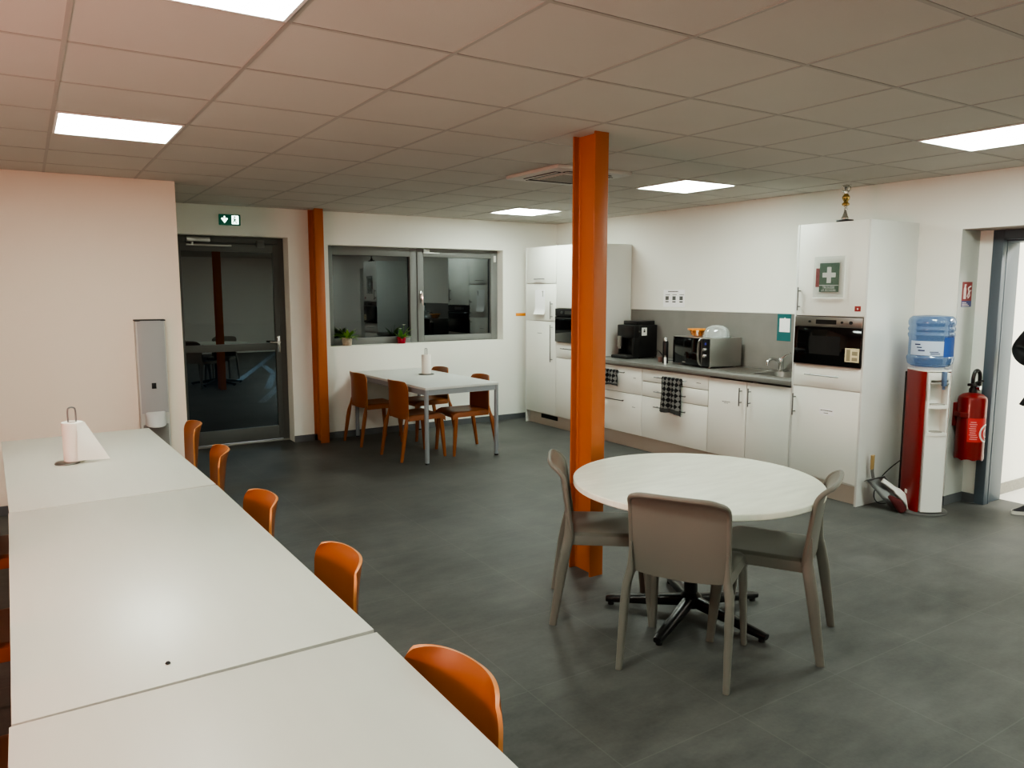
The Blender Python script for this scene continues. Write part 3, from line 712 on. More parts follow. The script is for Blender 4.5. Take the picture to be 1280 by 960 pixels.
# small things by the microwave
q = (5.475, 5.665, .91)
t = thing('thermos', 'slim black flask with silver cap standing left of the microwave', 'flask', q); M = Matrix.Translation(q)
f = MB(); f.lathe([(.028,0),(.03,.004),(.03,.215),(.026,.228)], 20, M); f.build('flask_body', M_black, t)
f = MB(); f.lathe([(.026,.228),(.024,.236),(.02,.262),(.0,.266)], 20, M); f.build('cap', M_chrome, t)
q = (5.36, 5.545, .91)
t = thing('spray_tube', 'small pale tube standing in front of the black flask', 'tube', q); M = Matrix.Translation(q)
f = MB(); f.lathe([(.012,0),(.013,.003),(.013,.07),(.009,.076)], 14, M); f.build('tube_body', M_white, t)
f = MB(); f.lathe([(.009,.076),(.009,.095),(0,.097)], 14, M); f.build('cap', M_steel, t)
q = (5.54, 5.80, .91)
t = thing('cup', 'small brown and white cup by the power cord on the worktop', 'cup', q); M = Matrix.Translation(q)
f = MB(); f.lathe([(.02,0),(.024,.003),(.03,.05),(.027,.05),(.02,.006),(0,.005)], 18, M); f.build('cup_body', mat('brown glaze', (120,90,80), .3), t)
f = MB(); f.tube(catmull([(5.54,5.80-.028,.95),(5.54,5.80-.045,.94),(5.54,5.80-.026,.922)],5), .004, 8); f.build('handle', M_white, t)
f = MB(); f.tube(catmull([(5.83,6.19,.95),(5.78,6.1,1.0),(5.72,6.0,.99),(5.74,5.95,.93),(5.70,5.88,.914),(5.76,5.80,.914),(5.80,5.70,.93)],6), .0045, 8)
tag(f.build('power_cord', M_black, origin=(5.78,6.0,.91)), 'black power cord looping between coffee machine and microwave', 'cord')

# towels over the drawer handles
def towel(y0, y1, ztop, zbot, label, fl=0.):
    t = thing('tea_towel', label, 'towel', (XF-.034, (y0+y1)/2, ztop), 0, None)
    xb = XF-.034; L = ztop-zbot
    def fn(u, v):
        s = v*1.22                       # 0..0.22 behind the bar, then down the front
        y = y0+(y1-y0)*u
        wob = .010*math.sin(13*u+1.2)+.006*math.sin(27*u)
        if s < .18: z = ztop-(.18-s)*L*.9; x = xb+.012+wob*.3
        elif s < .24:
            a = PI*(s-.18)/.06; x = xb+.012*math.cos(a); z = ztop+.011*math.sin(a)
        else:
            k = (s-.24)/(1.22-.24); z = ztop-k*L+fl*k*(u-.5)*.3+.012*math.sin(5*u)*k; x = xb-.013-k*.012+wob*min(1, k*2.5)
            y = y+(y-(y0+y1)/2)*.16*k
        return (x, y, z)
    f = MB().shell(fn, 26, 40, .006); f.build('cloth', M_towel, t)
    def fh(u, v): x, y, z = fn(u, .90+.1*v); return (x-.0045, y, z)
    f = MB().shell(fh, 26, 4, .003); f.build('hem', M_towelhem, t)
towel(6.115, 6.36, .803, .645, 'black and grey patterned towel on the drawer handle next to the column')
towel(5.185, 5.435, .800, .462, 'long black and grey patterned towel on the three drawer cabinet', .1)

# poster, teal card, orange strip
t = thing('wall_notice', 'small white notice with three pictures above the splashback', 'notice', (5.889, 5.98, 1.47))
f = MB(); f.plate((5.888, 6.14, 1.472), NY, EZ, .32, .185, .002); f.build('sheet', M_paper, t)
f = MB(); x = 5.8858
bars(f, 6.07, 5.92, 1.632, 0, .010, x)
for k in range(3):
    y = 6.108-k*.105
    bars(f, y, y-.07, 1.600, 1, .007, x); f.plate((x, y, 1.545), NY, EZ, .05, .042, .0006, 1).plate((x, y, 1.522), NY, EZ, .05, .012, .0006, 0)
f.build('print', [M_inkd, M_ink], t)
t = thing('teal_card', 'teal card with white paper on the splashback above the tap', 'card', (5.878, 4.545, 1.19))
f = MB(); f.plate((5.8785, 4.622, 1.185), NY, EZ, .15, .25, .0015); f.build('card', M_teal, t)
f = MB(); f.plate((5.8765, 4.597, 1.268), NY, EZ, .115, .125, .001); f.poly((5.8765, 4.597, 1.268), NY, EZ, [(.048,.125),(.066,.125),(.057,.136)], .001); f.build('paper', M_paper, t)
f = MB(); f.box((5.262, 8.146, 1.325), (5.50, 8.152, 1.362), .001); tag(f.build('orange_strip', M_orstrip, origin=(5.38,8.15,1.34)), 'short orange strip on the back wall beside the fridge cabinet', 'wall strip')

# ------------------------------------------------------------------ water cooler
cx, cy, crz = 5.598, 3.038, math.radians(-33)
t = thing('water_cooler', 'red and white standing water cooler beside the tall cabinet', 'water cooler', (cx, cy, 0), crz)
def sup(a, hx, hy, e=.55):
    c, s = math.cos(a), math.sin(a); return (hx*math.copysign(abs(c)**e, c), hy*math.copysign(abs(s)**e, s))
f = MB(); f.lathe([(.182,0),(.182,.012),(.16,.02),(0,.022)], 40); f.build('foot_disc', mat('dark grey disc', (92,92,90), .5), t, local=True)
# red shell: rounded column open at the front (-y local)
N = 40; poly = [sup(2*PI*k/N, .114, .150) for k in range(N)]
poly = [(x, y) for x, y in poly if not (y < -.06 and abs(x) < .079)]
idx = sorted(poly, key=lambda p: (math.atan2(p[1], p[0])+PI/2) % (2*PI))
idx = [(.078, -.06)]+idx+[(-.078, -.06)]
f = MB(); f.prism(idx, .022, 1.066); f.build('side_shell', M_red2, t, local=True)
f = MB(); f.prism([sup(2*PI*k/N, .114, .150) for k in range(N)], 1.066, 1.078); f.lathe([(.10,1.078),(.10,1.092),(.0,1.092)], 28); f.build('top_collar', M_white, t, local=True)
f = MB(); w = .077
f.box((-w,-.152,.85),(-w+.014,-.06,1.06),.003).box((w-.014,-.152,.60),(w,-.06,1.06),.003).box((-w,-.152,.60),(-w+.014,-.06,.86),.003)
f.box((-w,-.075,.60),(w,-.06,1.06)).box((-w,-.152,1.005),(w,-.06,1.06),.004)
f.prism([(-w,-.06)]+[(-w+2*w*k/12, -.152-.012*math.sin(PI*k/12)) for k in range(13)]+[(w,-.06)], .03, .60)
f.build('front_panel', M_white, t, local=True)
f = MB(); f.prism([(-w+.004,-.062)]+[(-w+.004+(2*w-.008)*k/12, -.15-.022*math.sin(PI*k/12)) for k in range(13)]+[(w-.004,-.062)], .80, .825)
f.box((-.05,-.155,.824),(.05,-.10,.832),.003,1); f.build('drip_shelf', [M_white, M_gap], t, local=True)
f = MB(); f.prism([(-w,-.062)]+[(-w+2*w*k/12, -.152-.02*math.sin(PI*k/12)) for k in range(13)]+[(w,-.062)], .60, .622); f.lathe([(.045,.622),(.045,.626),(0,.626)], 20, Matrix.Translation((.01,-.12,0)), 1); f.build('lower_tray', [M_white, M_gap], t, local=True)
f = MB(); f.box((-.068,-.158,.975),(.068,-.09,.99),.003,1); f.box((.01,-.185,.965),(.036,-.15,1.07),.005).cyl((.023,-.165,.94),(.023,-.165,.975),.010); f.build('tap', [mat('blue grey tap', (90,110,140), .4), M_gap], t, local=True)
f = MB(); f.box((-.09,.145,.03),(.09,.165,1.04),.004); f.build('rear_shade_strip', M_blackmt, t, local=True)  # black strip standing in for the shade in the gap behind
f = MB(); f.box((-.118,-.02,.135),(-.112,.01,.165),.001); f.build('indicator', M_white, t, local=True)
t = thing('water_bottle', 'large blue translucent water bottle upturned on the cooler', 'water bottle', (cx, cy, 1.10), crz)
f = MB(); pr = [(.05,1.0925),(.06,1.093),(.125,1.098),(.148,1.115),(.156,1.15),(.156,1.165),(.148,1.175),(.147,1.18)]
pr += [(.147,1.30),(.150,1.31),(.155,1.325),(.155,1.335),(.149,1.345),(.149,1.352),(.155,1.362),(.155,1.375),(.149,1.385),(.149,1.392),(.155,1.402),(.156,1.425),(.150,1.445),(.13,1.462),(.06,1.468),(0,1.46)]
MB.lathe(f, [(r, z-1.10) for r, z in pr], 40); f.build('bottle', M_bottle, t, local=True)
f = MB()
def lab(a0, a1, z0, z1, mi):
    n = 14
    def fn(u, v):
        a = a0+(a1-a0)*u; return (.1505*math.cos(a), .1505*math.sin(a), z0+(z1-z0)*v)
    f.shell(fn, n, 2, .0008, mi)
D2 = PI/180
lab(-175*D2, -85*D2, .082, .185, 0); lab(-84*D2, -35*D2, .072, .225, 1)
def inkarc(a0, z, w, h):
    def fn(u, v): a = (a0+w*u)*D2; return (.1515*math.cos(a), .1515*math.sin(a), z+h*v)
    f.shell(fn, 4, 1, .0006, 2)
inkarc(-160,.155,16,.010); inkarc(-154,.135,14,.008); inkarc(-150,.112,18,.010); inkarc(-120,.105,22,.006); inkarc(-118,.092,24,.006)
f.build('label', [M_palelab, M_bluelab, mat('navy print', (30,44,90), .6)], t, local=True)

# power cord from the cooler
f = MB(); f.tube(catmull([(5.79,3.20,.42),(5.62,3.30,.27),(5.52,3.335,.16),(5.47,3.33,.06),(5.5,3.3,.006),(5.62,3.25,.006)], 6), .004, 8)
tag(f.build('cooler_cord', M_black, origin=(5.6,3.3,0)), 'thin black cord hanging between tall cabinet and water cooler', 'cord')

# dustpan and brush
t = thing('dustpan', 'grey metal dustpan leaning upright against the tall cabinet side', 'dustpan', (5.36, 3.2, 0))
def L3(a, b, k): return Vector(a).lerp(Vector(b), k)
f = MB()
# pan : trough standing on its front lip
A0, A1 = Vector((5.392, 3.155, .012)), Vector((5.515, 3.075, .012))     # lip on floor
B0, B1 = Vector((5.315, 3.322, .20)), Vector((5.445, 3.262, .225))    # back edge
nrm = (A1-A0).cross(B0-A0).normalized()
if nrm.y > 0: nrm = -nrm
def pan(u, v):
    p = A0.lerp(A1, u).lerp(B0.lerp(B1, u), v); return p+nrm*(.05*abs(2*u-1)**6*(.35+.65*v))
f.shell(pan, 14, 8, .002)
def back(u, v): p = B0.lerp(B1, u); return p+nrm*(.055*v)
f.shell(back, 6, 3, .002); f.build('pan', M_grey, t)
f = MB(); m_ = B0.lerp(B1, .5); f.tube([m_+nrm*.01, m_+Vector((-.005,.006,.06)), m_+Vector((-.008,.006,.085))], [.012,.012,.012]); hnd = f.build('handle', M_grey, t)
f = MB(); f.tube([m_+Vector((-.008,.006,.08)), m_+Vector((-.014,.002,.19))], [(.016,.010),(.018,.011)], 12); f.build('grip', M_brass, hnd)
t = thing('hand_brush', 'hand brush with dark red bristles resting against the dustpan', 'brush', (5.45, 3.06, 0))
f = MB(); f.tube([(5.43,3.075,.015),(5.405,3.10,.07),(5.37,3.15,.115)], [(.030,.040),(.036,.046),(.012,.02)], 14); f.build('bristles', M_brist, t)
f = MB(); f.tube(catmull([(5.50,3.05,.012),(5.505,3.075,.06),(5.47,3.13,.13),(5.42,3.19,.19),(5.39,3.22,.22)],5), [(.012,.03)]*12+[(.010,.018)]*9, 12); f.build('brush_back', M_white, t)

# fire extinguisher, its sign
t = thing('fire_extinguisher', 'red fire extinguisher hanging in the door recess', 'fire extinguisher', (5.985, 2.90, .376))
M = Matrix.Translation((5.985, 2.905, 0)); r = .098
f = MB(); f.lathe([(r-.006,.395),(r,.402),(r,.828),(r-.006,.852),(r-.03,.872),(.04,.880),(.03,.885)], 36, M); f.build('cylinder', M_red, t)
f = MB()
N = 36
for k in range(N):
    a = 2*PI*k/N; a2 = 2*PI*(k+1)/N
    z = .374+.012*abs(math.sin(a*4)); z2 = .374+.012*abs(math.sin(a2*4))
    f.add([(5.985+.1*math.cos(a),2.905+.1*math.sin(a),z),(5.985+.1*math.cos(a2),2.905+.1*math.sin(a2),z2),(5.985+.1*math.cos(a2),2.905+.1*math.sin(a2),.42),(5.985+.1*math.cos(a),2.905+.1*math.sin(a),.42)],[(0,1,2,3)])
f.build('foot_ring', M_red, t)
f = MB(); f.lathe([(.03,.883),(.03,.91),(.022,.925),(.018,.95),(0,.952)], 16, M); f.box((5.93,2.885,.935),(6.05,2.925,.955),.004); f.tube([(5.985,2.905,.95),(6.015,2.87,.975),(6.03,2.86,.972)],[.009,.008,.008]); f.build('valve', M_black, t)
f = MB(); f.cyl((5.975,2.875,.925),(5.975,2.85,.925),.016); f.build('gauge', M_chrome, t)
f = MB(); f.tube(catmull([(5.96,2.90,.94),(5.952,2.895,1.0),(5.965,2.89,1.045),(5.995,2.885,1.05),(6.015,2.88,1.02),(6.018,2.88,.95),(6.018,2.885,.90)],6), .014, 10); f.build('hose', M_black, t)
f = MB()
def cylpatch(a0, a1, z0, z1, mi, n=8, rr=.0988):
    def fn(u, v):
        a = a0+(a1-a0)*u; return (5.985+rr*math.cos(a), 2.905+rr*math.sin(a), z0+(z1-z0)*v)
    f.shell(fn, n, 1, .0006, mi)
def ring(ac, zc, r0, r1, mi, b0, b1, n=28):
    def fn(u, v):
        b = b0+(b1-b0)*u; q = (r0+(r1-r0)*v*(.4+.6*math.sin(PI*u))); return (5.985+.0992*math.cos(ac+q*math.cos(b)/.0985), 2.905+.0992*math.sin(ac+q*math.cos(b)/.0985), zc+q*math.sin(b))
    f.shell(fn, n, 2, .0008, mi)
cylpatch(-165*D2, -85*D2, .52, .70, 0)
ring(-75*D2, .585, .060, .075, 1, 60*D2, 305*D2); ring(-75*D2, .585, .03, .036, 1, 100*D2, 300*D2)
for k in range(9): cylpatch((-160+random.uniform(0,6))*D2, (-128+random.uniform(-6,6))*D2, .54+k*.016, .546+k*.016, 2, 3, .0994)
f.build('label', [mat('red label', (198,44,44), .4), M_white, mat('label print', (226,150,146), .5)], t)
f = MB(); f.box((5.93,2.99,.62),(6.05,3.019,.80),.004); f.tube([(5.92,3.0,.72),(5.878,2.93,.72),(5.89,2.88,.72)], [(.02,.004)]*3, 8); f.build('bracket', mat('dark red bracket', (110,14,14), .5), t)
t = thing('extinguisher_sign', 'small red and blue extinguisher sign on the recess wall', 'sign', (6.01, 3.018, 1.53))
f = MB(); f.plate((5.94,3.018,1.525), EX, EZ, .142, .188, .002); f.build('board', mat('sign red', (136,38,38), .5), t)
f = MB(); y = 3.0155
f.plate((5.94,3.0158,1.525), EX, EZ, .142, .045, .0008, 1)
f.poly((5.94,y,1.525), EX, EZ, [(.022,.06),(.058,.06),(.058,.135),(.048,.15),(.058,.17),(.03,.17),(.03,.15),(.022,.138)], .0006, 0)
f.tube(catmull([(5.94+.075,y,1.60),(5.94+.095,y,1.64),(5.94+.085,y,1.665),(5.94+.12,y,1.68)],4), .005, 6, 0)
f.tube(catmull([(5.94+.085,y,1.59),(5.94+.11,y,1.61),(5.94+.105,y,1.635),(5.94+.125,y,1.65)],4), .004, 6, 0)
for k in range(3): f.plate((5.95,y-.0002,1.532+k*.011), EX, EZ, .10-.02*k, .005, .0005, 0)
f.build('pictogram', [mat('sign white', (232,214,210), .5), mat('sign blue', (60,66,120), .5)], t)

# grey cup/soap dispenser on the partition
t = thing('dispenser', 'tall grey dispenser column standing against the off white partition wall', 'dispenser', (.80, 6.54, 0))
f = MB(); f.box((.70, 6.49, 0), (.912, 6.588, 1.415), .012); f.build('housing', M_dispside, t)
def front(u, v):
    x = .712+.19*u; return (x, 6.488-.014*math.sin(PI*u)**.6, .69+.725*v)
f = MB().shell(front, 12, 4, .004); f.build('front_cover', M_disp, t)
f = MB(); f.box((.697, 6.478, 1.412), (.915, 6.588, 1.424), .003); f.build('lid', M_blackmt, t)
f = MB(); f.box((.79, 6.468, .885), (.823, 6.476, .93), .002); f.build('level_window', M_black, t)
def lip(u, v):
    a = PI+PI*u; k = math.sin(PI*u); z = .60+.10*v-.012*k*(1-v)
    return (.807+.072*math.cos(a), 6.485-(.085*k*(1-v)**.7+.012*k), z)
f = MB().shell(lip, 18, 8, .004); f.build('collecting_lip', mat('pale grey lip', (186,186,184), .4), t)
f = MB(); f.box((.716, 6.478, .02), (.898, 6.492, .60), .004); f.build('lower_cover', mat('mid grey cover', (128,126,122), .5), t)

# ------------------------------------------------------------------ tables
def four_leg_table(name, label, cx, cy, w, l, rz, zt, legs_in, group=None, topm=None):
    t = thing(name, label, 'table', (cx, cy, 0), rz, group)
    hw, hl = w/2, l/2
    f = MB(); f.box((-hw, -hl, zt-.024), (hw, hl, zt), .002); f.build('tabletop', topm or M_top, t, local=True)
    f = MB(); i = legs_in; r = .02; e = .024
    f.box((-hw+i, -hl+i, zt-.075), (-hw+i+.02, hl-i, zt-e)).box((hw-i-.02, -hl+i, zt-.075), (hw-i, hl-i, zt-e)).box((-hw+i, -hl+i, zt-.075), (hw-i, -hl+i+.02, zt-e)).box((-hw+i, hl-i-.02, zt-.075), (hw-i, hl-i, zt-e))
    f.build('apron', M_tleg, t, local=True)
    for sx in (-1, 1):
        for sy in (-1, 1):
            x, y = sx*(hw-i-.012), sy*(hl-i-.012)
            f = MB(); f.cyl((x, y, .015), (x, y, zt-e), .021, n=20); lg = f.build('leg', M_tleg, t, local=True)
            f = MB(); f.cyl((x, y, 0), (x, y, .016), .02, n=16); f.build('foot_cap', M_blackmt, lg, local=True)
    return t
four_leg_table('dining_table', 'far white table of the long row, carrying the paper towel roll', .262, 4.585, .818, 1.792, math.radians(2.1), .74, .02, 'white tables pushed together in a row')
four_leg_table('dining_table', 'middle white table of the long row with a dark crumb on it', .310, 2.757, .820, 1.838, math.radians(1.0), .74, .02, 'white tables pushed together in a row')
four_leg_table('dining_table', 'nearest white table of the long row, cut off by the bottom edge', .328, .915, .824, 1.82, math.radians(.25), .74, .02, 'white tables pushed together in a row')
four_leg_table('dining_table', 'pale grey table with grey metal legs standing below the window', 3.497, 7.25, .82, 1.72, math.radians(1.5), .74, .006, None, mat('pale grey table laminate', (204,207,204), .3, spec=.5, var=.015, vscale=4))
f = MB(); f.lathe([(.004,0),(.007,.002),(.004,.006),(0,.006)], 8, Matrix.Translation((.236,1.937,.74))); tag(f.build('crumb', M_dark, origin=(.236,1.937,.74)), 'tiny dark crumb lying on the middle white table', 'crumb')

# paper towel rolls on wire stands
def roll(loc, flap, label, rz=0):
    t = thing('paper_towel_roll', label, 'paper towel roll', loc, rz)
    f = MB(); f.lathe([(.02,.01),(.05,.01),(.051,.014),(.051,.212),(.05,.216),(.02,.216),(.02,.01)], 32); ro = f.build('roll', M_tissue, t, local=True)
    f = MB(); f.lathe([(.0205,.0095),(.0205,.2165)], 20); f.lathe([(.019,.0095),(.019,.2168)], 20); f.build('core', mat('cardboard core', (150,120,96), .8), ro, local=True)
    if flap:
        def fl(u, v):
            a0 = math.radians(-70); x0, y0 = .052*math.cos(a0), .052*math.sin(a0)
            top = Vector((x0*(1-u)+.012*u+.035*u, y0*(1-u)-.038*u, .216-.002*u)); 
            k = 1-v
            p = Vector((x0, y0, .216)).lerp(Vector((.055, -.03, .216)), u)
            q = Vector((.01, -.072, .02)).lerp(Vector((.165, -.045, .006)), u)
            r = p.lerp(q, k); r.y -= .012*math.sin(PI*k)*(1-u); return r
        f = MB().shell(fl, 10, 14, .0012); f.build('loose_sheet', M_tissue, ro, local=True)
    f = MB()
    if flap:
        f.tube(catmull([(-.018,0,.005),(-.018,0,.20),(-.018,0,.275),(-.01,0,.292),(.01,0,.292),(.018,0,.275),(.018,0,.20),(.018,0,.005)],5), .004, 8)
        f.lathe([(.06,0),(.06,.006),(.055,.009),(0,.009)], 32, Matrix.Translation((-.035,-.02,0)))
    else:
        f.tube(catmull([(-.012,0,.005),(-.012,0,.20),(-.012,0,.272),(-.006,0,.284),(.006,0,.284),(.012,0,.272),(.012,0,.20),(.012,0,.005)],5), .0035, 8)
        f.lathe([(.085,0),(.085,.005),(.08,.008),(0,.008)], 32)
    f.build('wire_stand', M_handle, t, local=True)
roll((.167, 4.60, .74), True, 'paper towel roll with a loose sheet on the long white table')
roll((3.635, 7.43, .74), False, 'paper towel roll on the pale grey table below the window')

# round table
rcx, rcy, rz_ = 2.742, 2.605, .722
t = thing('round_table', 'round pale table on a black five armed base', 'table', (rcx, rcy, 0))
f = MB(); R = .605
f.lathe([(R-.03,rz_-.032),(R-.004,rz_-.031),(R,rz_-.027),(R,rz_-.004),(R-.004,rz_),(0,rz_)], 72, Matrix.Translation((rcx, rcy, 0))); f.build('tabletop', M_rtop, t)
hx, hy = 2.775, 2.645
f = MB(); f.cyl((hx,hy,.05),(hx,hy,rz_-.03),.034,n=24); f.lathe([(.16,rz_-.040),(.16,rz_-.032),(0,rz_-.032)],24,Matrix.Translation((hx,hy,0))); f.lathe([(.05,.045),(.055,.05),(.055,.10),(.04,.115),(.034,.12)],24,Matrix.Translation((hx,hy,0))); f.build('pedestal', M_black, t)
for a in (132, 206, 280, 354, 62):
    a = math.radians(a-2); d = Vector((math.cos(a), math.sin(a), 0)); c0 = Vector((hx, hy, 0))
    f = MB(); f.tube([c0+d*.03+Vector((0,0,.075)), c0+d*.2+Vector((0,0,.055)), c0+d*.40+Vector((0,0,.032)), c0+d*.435+Vector((0,0,.028))], [(.030,.028),(.026,.026),(.018,.022),(.014,.019)], 14, ref=(0,0,1)); ar = f.build('base_arm', M_black, t)
    f = MB(); f.cyl(c0+d*.41, c0+d*.41+Vector((0,0,.02)), .016, n=12); f.build('glide', M_blackmt, ar)

# ------------------------------------------------------------------ chairs (local +X = forward)
def chair_proto(name, label, cat, m, mrim, sh, bh, kind):
    t = thing(name, label, cat)
    lk = 1. if kind == 'beige' else .82; zs = sh; hw = .215 if kind == 'beige' else .205; xf, xb = .225, -.185
    def seat(u, v):
        s = 2*u-1; a = abs(s); w = hw*(1-.04*v) if True else hw
        x = xf+(xb-xf)*v
        if a < .8: y = (a/.8)*(w-.022); z = 0
        else:
            k = (a-.8)/.2
            if k < .5: an = PI/2*k/.5; y = w-.022+.022*math.sin(an); z = -.022+.022*math.cos(an)
            else: y = w+.001; z = -.022-.028*(k-.5)/.5
        fr = max(0, .16-v)/.16; zt = -.028*fr**2
        dish = -.012*(1-min(1, a/.8)**2)*math.sin(PI*min(1, max(0, v)))**.7
        return (x, math.copysign(y, s), zs+z+zt+dish)
    f = MB().shell(seat, 28, 14, .009)
    f.box((xf-.030, -hw+.02, zs-.06), (xf-.020, hw-.02, zs-.03), .003); f.build('seat', m, t, local=True)
    # backrest
    z0 = zs-(.022 if kind == 'beige' else .03)
    Hb = bh-z0
    def back(u, v):
        s = 2*u-1; a = abs(s)
        vz = v
        if kind == 'beige':
            q = max(0, (vz-.72)/.28)
            z = z0+Hb*vz-.012*q**3; lean = -.050*vz**1.2; curl = -.046*q**2.2
            cr = max(0, (vz-.80)/.20); w = hw-.006-.034*cr**3.2
            curve = .018*a**4
            return (xb-.018+lean+curl+curve, s*w, z-.012*(1-s*s)*(1-vz)**6-.010*(a**8)*cr)
        w = hw+.004-.008*vz
        cr = max(0, (vz-.77)/.23); w = w-.028*cr**3
        z = z0+Hb*vz; lean = -.045*vz**1.2
        curve = .064*a**2.3*(.3+.7*vz)
        return (xb-.022+lean+curve-.012*cr**2, s*w, z-.014*a**6*cr-.008*(1-s*s)*(1-vz)**6)
    f = MB().shell(back, 28, 30, .010, 0, 1); f.build('backrest', [m, mrim], t, local=True)
    if kind == 'beige':      # thick bead running up both sides and along the rolled top
        pts = [Vector(back(0, k/30)) for k in range(0, 31)]+[Vector(back(k/28, 1)) for k in range(1, 28)]+[Vector(back(1, k/30)) for k in range(30, -1, -1)]
        n_ = len(pts); f = MB()
        f.tube(pts, [.0115 if 6 < k < n_-7 else .0135 for k in range(n_)], 10); f.build('back_edge', m, t, local=True)
    # legs
    for s in (-1, 1):
        f = MB()
        pr = catmull(([(xb-.026, s*(hw-.008), zs+.11)] if kind == 'beige' else [])+[(xb-.020+(0 if kind == 'beige' else .012), s*(hw-.007), zs+.045), (xb-.017, s*(hw-.006), zs-.02), (xb-.030, s*(hw+.006), zs-.085), (xb-.046, s*(hw+.010), zs-.17)], 5)+[Vector((xb-.090, s*(hw+.016), 0))]
        n_ = len(pr); f.tube(pr, [((.004+.022*min(1, k/11)-.008*(k == n_-1))*lk, (.004+.014*min(1, k/11)-.005*(k == n_-1))*lk) for k in range(n_)], 16, ref=(1,0,0)); f.build('leg', m, t, local=True)
        f = MB()
        pr = catmull([(xf-.050, s*(hw-.019), zs-.016), (xf-.040, s*(hw-.012), zs-.07), (xf-.034, s*(hw-.008), zs-.14)], 5)+[Vector((xf-.010, s*(hw+.002), 0))]
        n_ = len(pr); f.tube(pr, [((.027-.009*(k == n_-1))*lk, (.018-.005*(k == n_-1))*lk) for k in range(n_)], 16, ref=(1,0,0)); f.build('leg', m, t, local=True)
    return t
cb = chair_proto('plastic_chair', 'taupe plastic chair seen from behind, at the near side of the round table', 'chair', M_beige, M_beige, .455, .812, 'beige')
def place(root, rear_mid, face, rear=.27):
    f = Vector((*face, 0)).normalized(); p = Vector((*rear_mid, 0))+f*rear; return p, math.atan2(f.y, f.x)
G = 'taupe chairs around the round table'
p, a = place(cb, (2.212, 2.205), (.858, .514)); cb.location = p; cb.rotation_euler = (0,0,a); cb['group'] = G
p, a = place(cb, (2.247, 3.103), (.80, -.597)); dup(cb, p, a, 'taupe plastic chair at the left of the round table, next to the orange column', G)
p, a = place(cb, (3.055, 2.058), (-.49, .87)); dup(cb, p, a, 'taupe plastic chair at the right of the round table, seen from the side', G)

co = chair_proto('plastic_chair', 'x', 'chair', M_oran, M_oranrim, .44, .782, 'orange')
G = 'orange chairs along the long white table'
cx_ = .585
spots = [(.825, 1.45, 'nearest orange chair at the long table, cut off at the bottom'), (.866, 2.36, 'orange chair at the right side of the middle table, second from the bottom'),
         (.832, 3.22, 'orange chair in the middle of the right side row, third from the bottom'), (.885, 4.36, 'orange chair at the far table, second from the partition wall'),
         (.915, 5.30, 'farthest orange chair at the long table, next to the partition corner')]
for k, (xb_, y, lab_) in enumerate(spots):
    loc = (xb_-.25, y, 0); rz = PI
    if k == 0: co.location = loc; co.rotation_euler = (0,0,rz+.1); co['label'] = lab_; co['group'] = G
    else: dup(co, loc, rz+(0, -.02, .02, -.09, -.03)[k], lab_, G)
for y, lab_ in ((4.25, 'dark orange chair glimpsed under the left edge of the far white table'), (3.2, 'dark orange chair glimpsed at the left edge of the middle white table'), (2.2, 'orange chair at the lower left edge beside the middle white table')):
    dup(co, (.0, y, 0), 0., lab_, 'orange chairs on the hidden left side of the long table')
G = 'orange chairs around the table below the window'
dup(co, (3.16, 7.73, 0), .04, 'orange chair left of the window table, close to the back wall', G)
dup(co, (3.22, 6.84, 0), .05, 'orange chair left of the window table, nearest to the room', G)
dup(co, (3.735, 6.78, 0), PI-.03, 'orange chair right of the window table, in front of the free wall', G)
dup(co, (3.735, 7.68, 0), PI+.02, 'orange chair behind the paper roll, mostly hidden by the window table', G)

# ------------------------------------------------------------------ plants on the sill
def leaf(f, base, az, elev, ln, w, bend, mi):
    d = Vector((math.cos(az)*math.cos(elev), math.sin(az)*math.cos(elev), math.sin(elev)))
    side = Vector((-math.sin(az), math.cos(az), 0)); n = 6
    pts = []; p = Vector(base); e = elev
    for k in range(n+1):
        pts.append((p.copy(), w*math.sin(PI*(.12+.88*k/n))**.8*(1 if k < n else .05)))
        e -= bend/n; p = p+Vector((math.cos(az)*math.cos(e), math.sin(az)*math.cos(e), math.sin(e)))*ln/n
    v = []; fc = []
    for q, ww in pts: v += [q-side*ww, q+Vector((0,0,-ww*.25)), q+side*ww]
    for k in range(n):
        o = k*3; fc += [(o, o+1, o+4, o+3), (o+1, o+2, o+5, o+4)]
    f.add(v, fc, mi)
PL = (3.03, 8.205, wz0)
t = thing('potted_plant', 'bushy green plant in a patterned cream pot at the left of the sill', 'plant', PL)
M = Matrix.Translation(PL)
f = MB(); f.lathe([(.045,0),(.05,.003),(.062,.085),(.066,.09),(.06,.092),(.056,.075),(0,.075)], 24, M); f.build('pot', [M_pot1], t)
f = MB(); f.lathe([(.055,.078),(0,.084)], 16, M); f.build('soil', M_soil, t)
f = MB()
for k in range(95):
    az = random.uniform(0, 2*PI); el = random.uniform(.5, 1.45)
    leaf(f, (PL[0]+.02*math.cos(az), PL[1]+.015*math.sin(az), PL[2]+.08), az, el, random.uniform(.09,.165)*(1 if math.sin(az) < .4 else .35), random.uniform(.010,.017), random.uniform(.4,1.5), 0 if random.random() < .65 else 1)
f.build('foliage', [M_leaf, M_leafd], t, smooth=0)
PL = (3.697, 8.205, wz0)
t = thing('potted_plant', 'flowering plant in a red pot at the middle of the sill', 'plant', PL); M = Matrix.Translation(PL)
f = MB(); f.lathe([(.04,0),(.046,.003),(.054,.07),(.058,.073),(.058,.08),(.052,.08),(.05,.066),(0,.066)], 24, M); f.build('pot', M_potred, t)
f = MB()
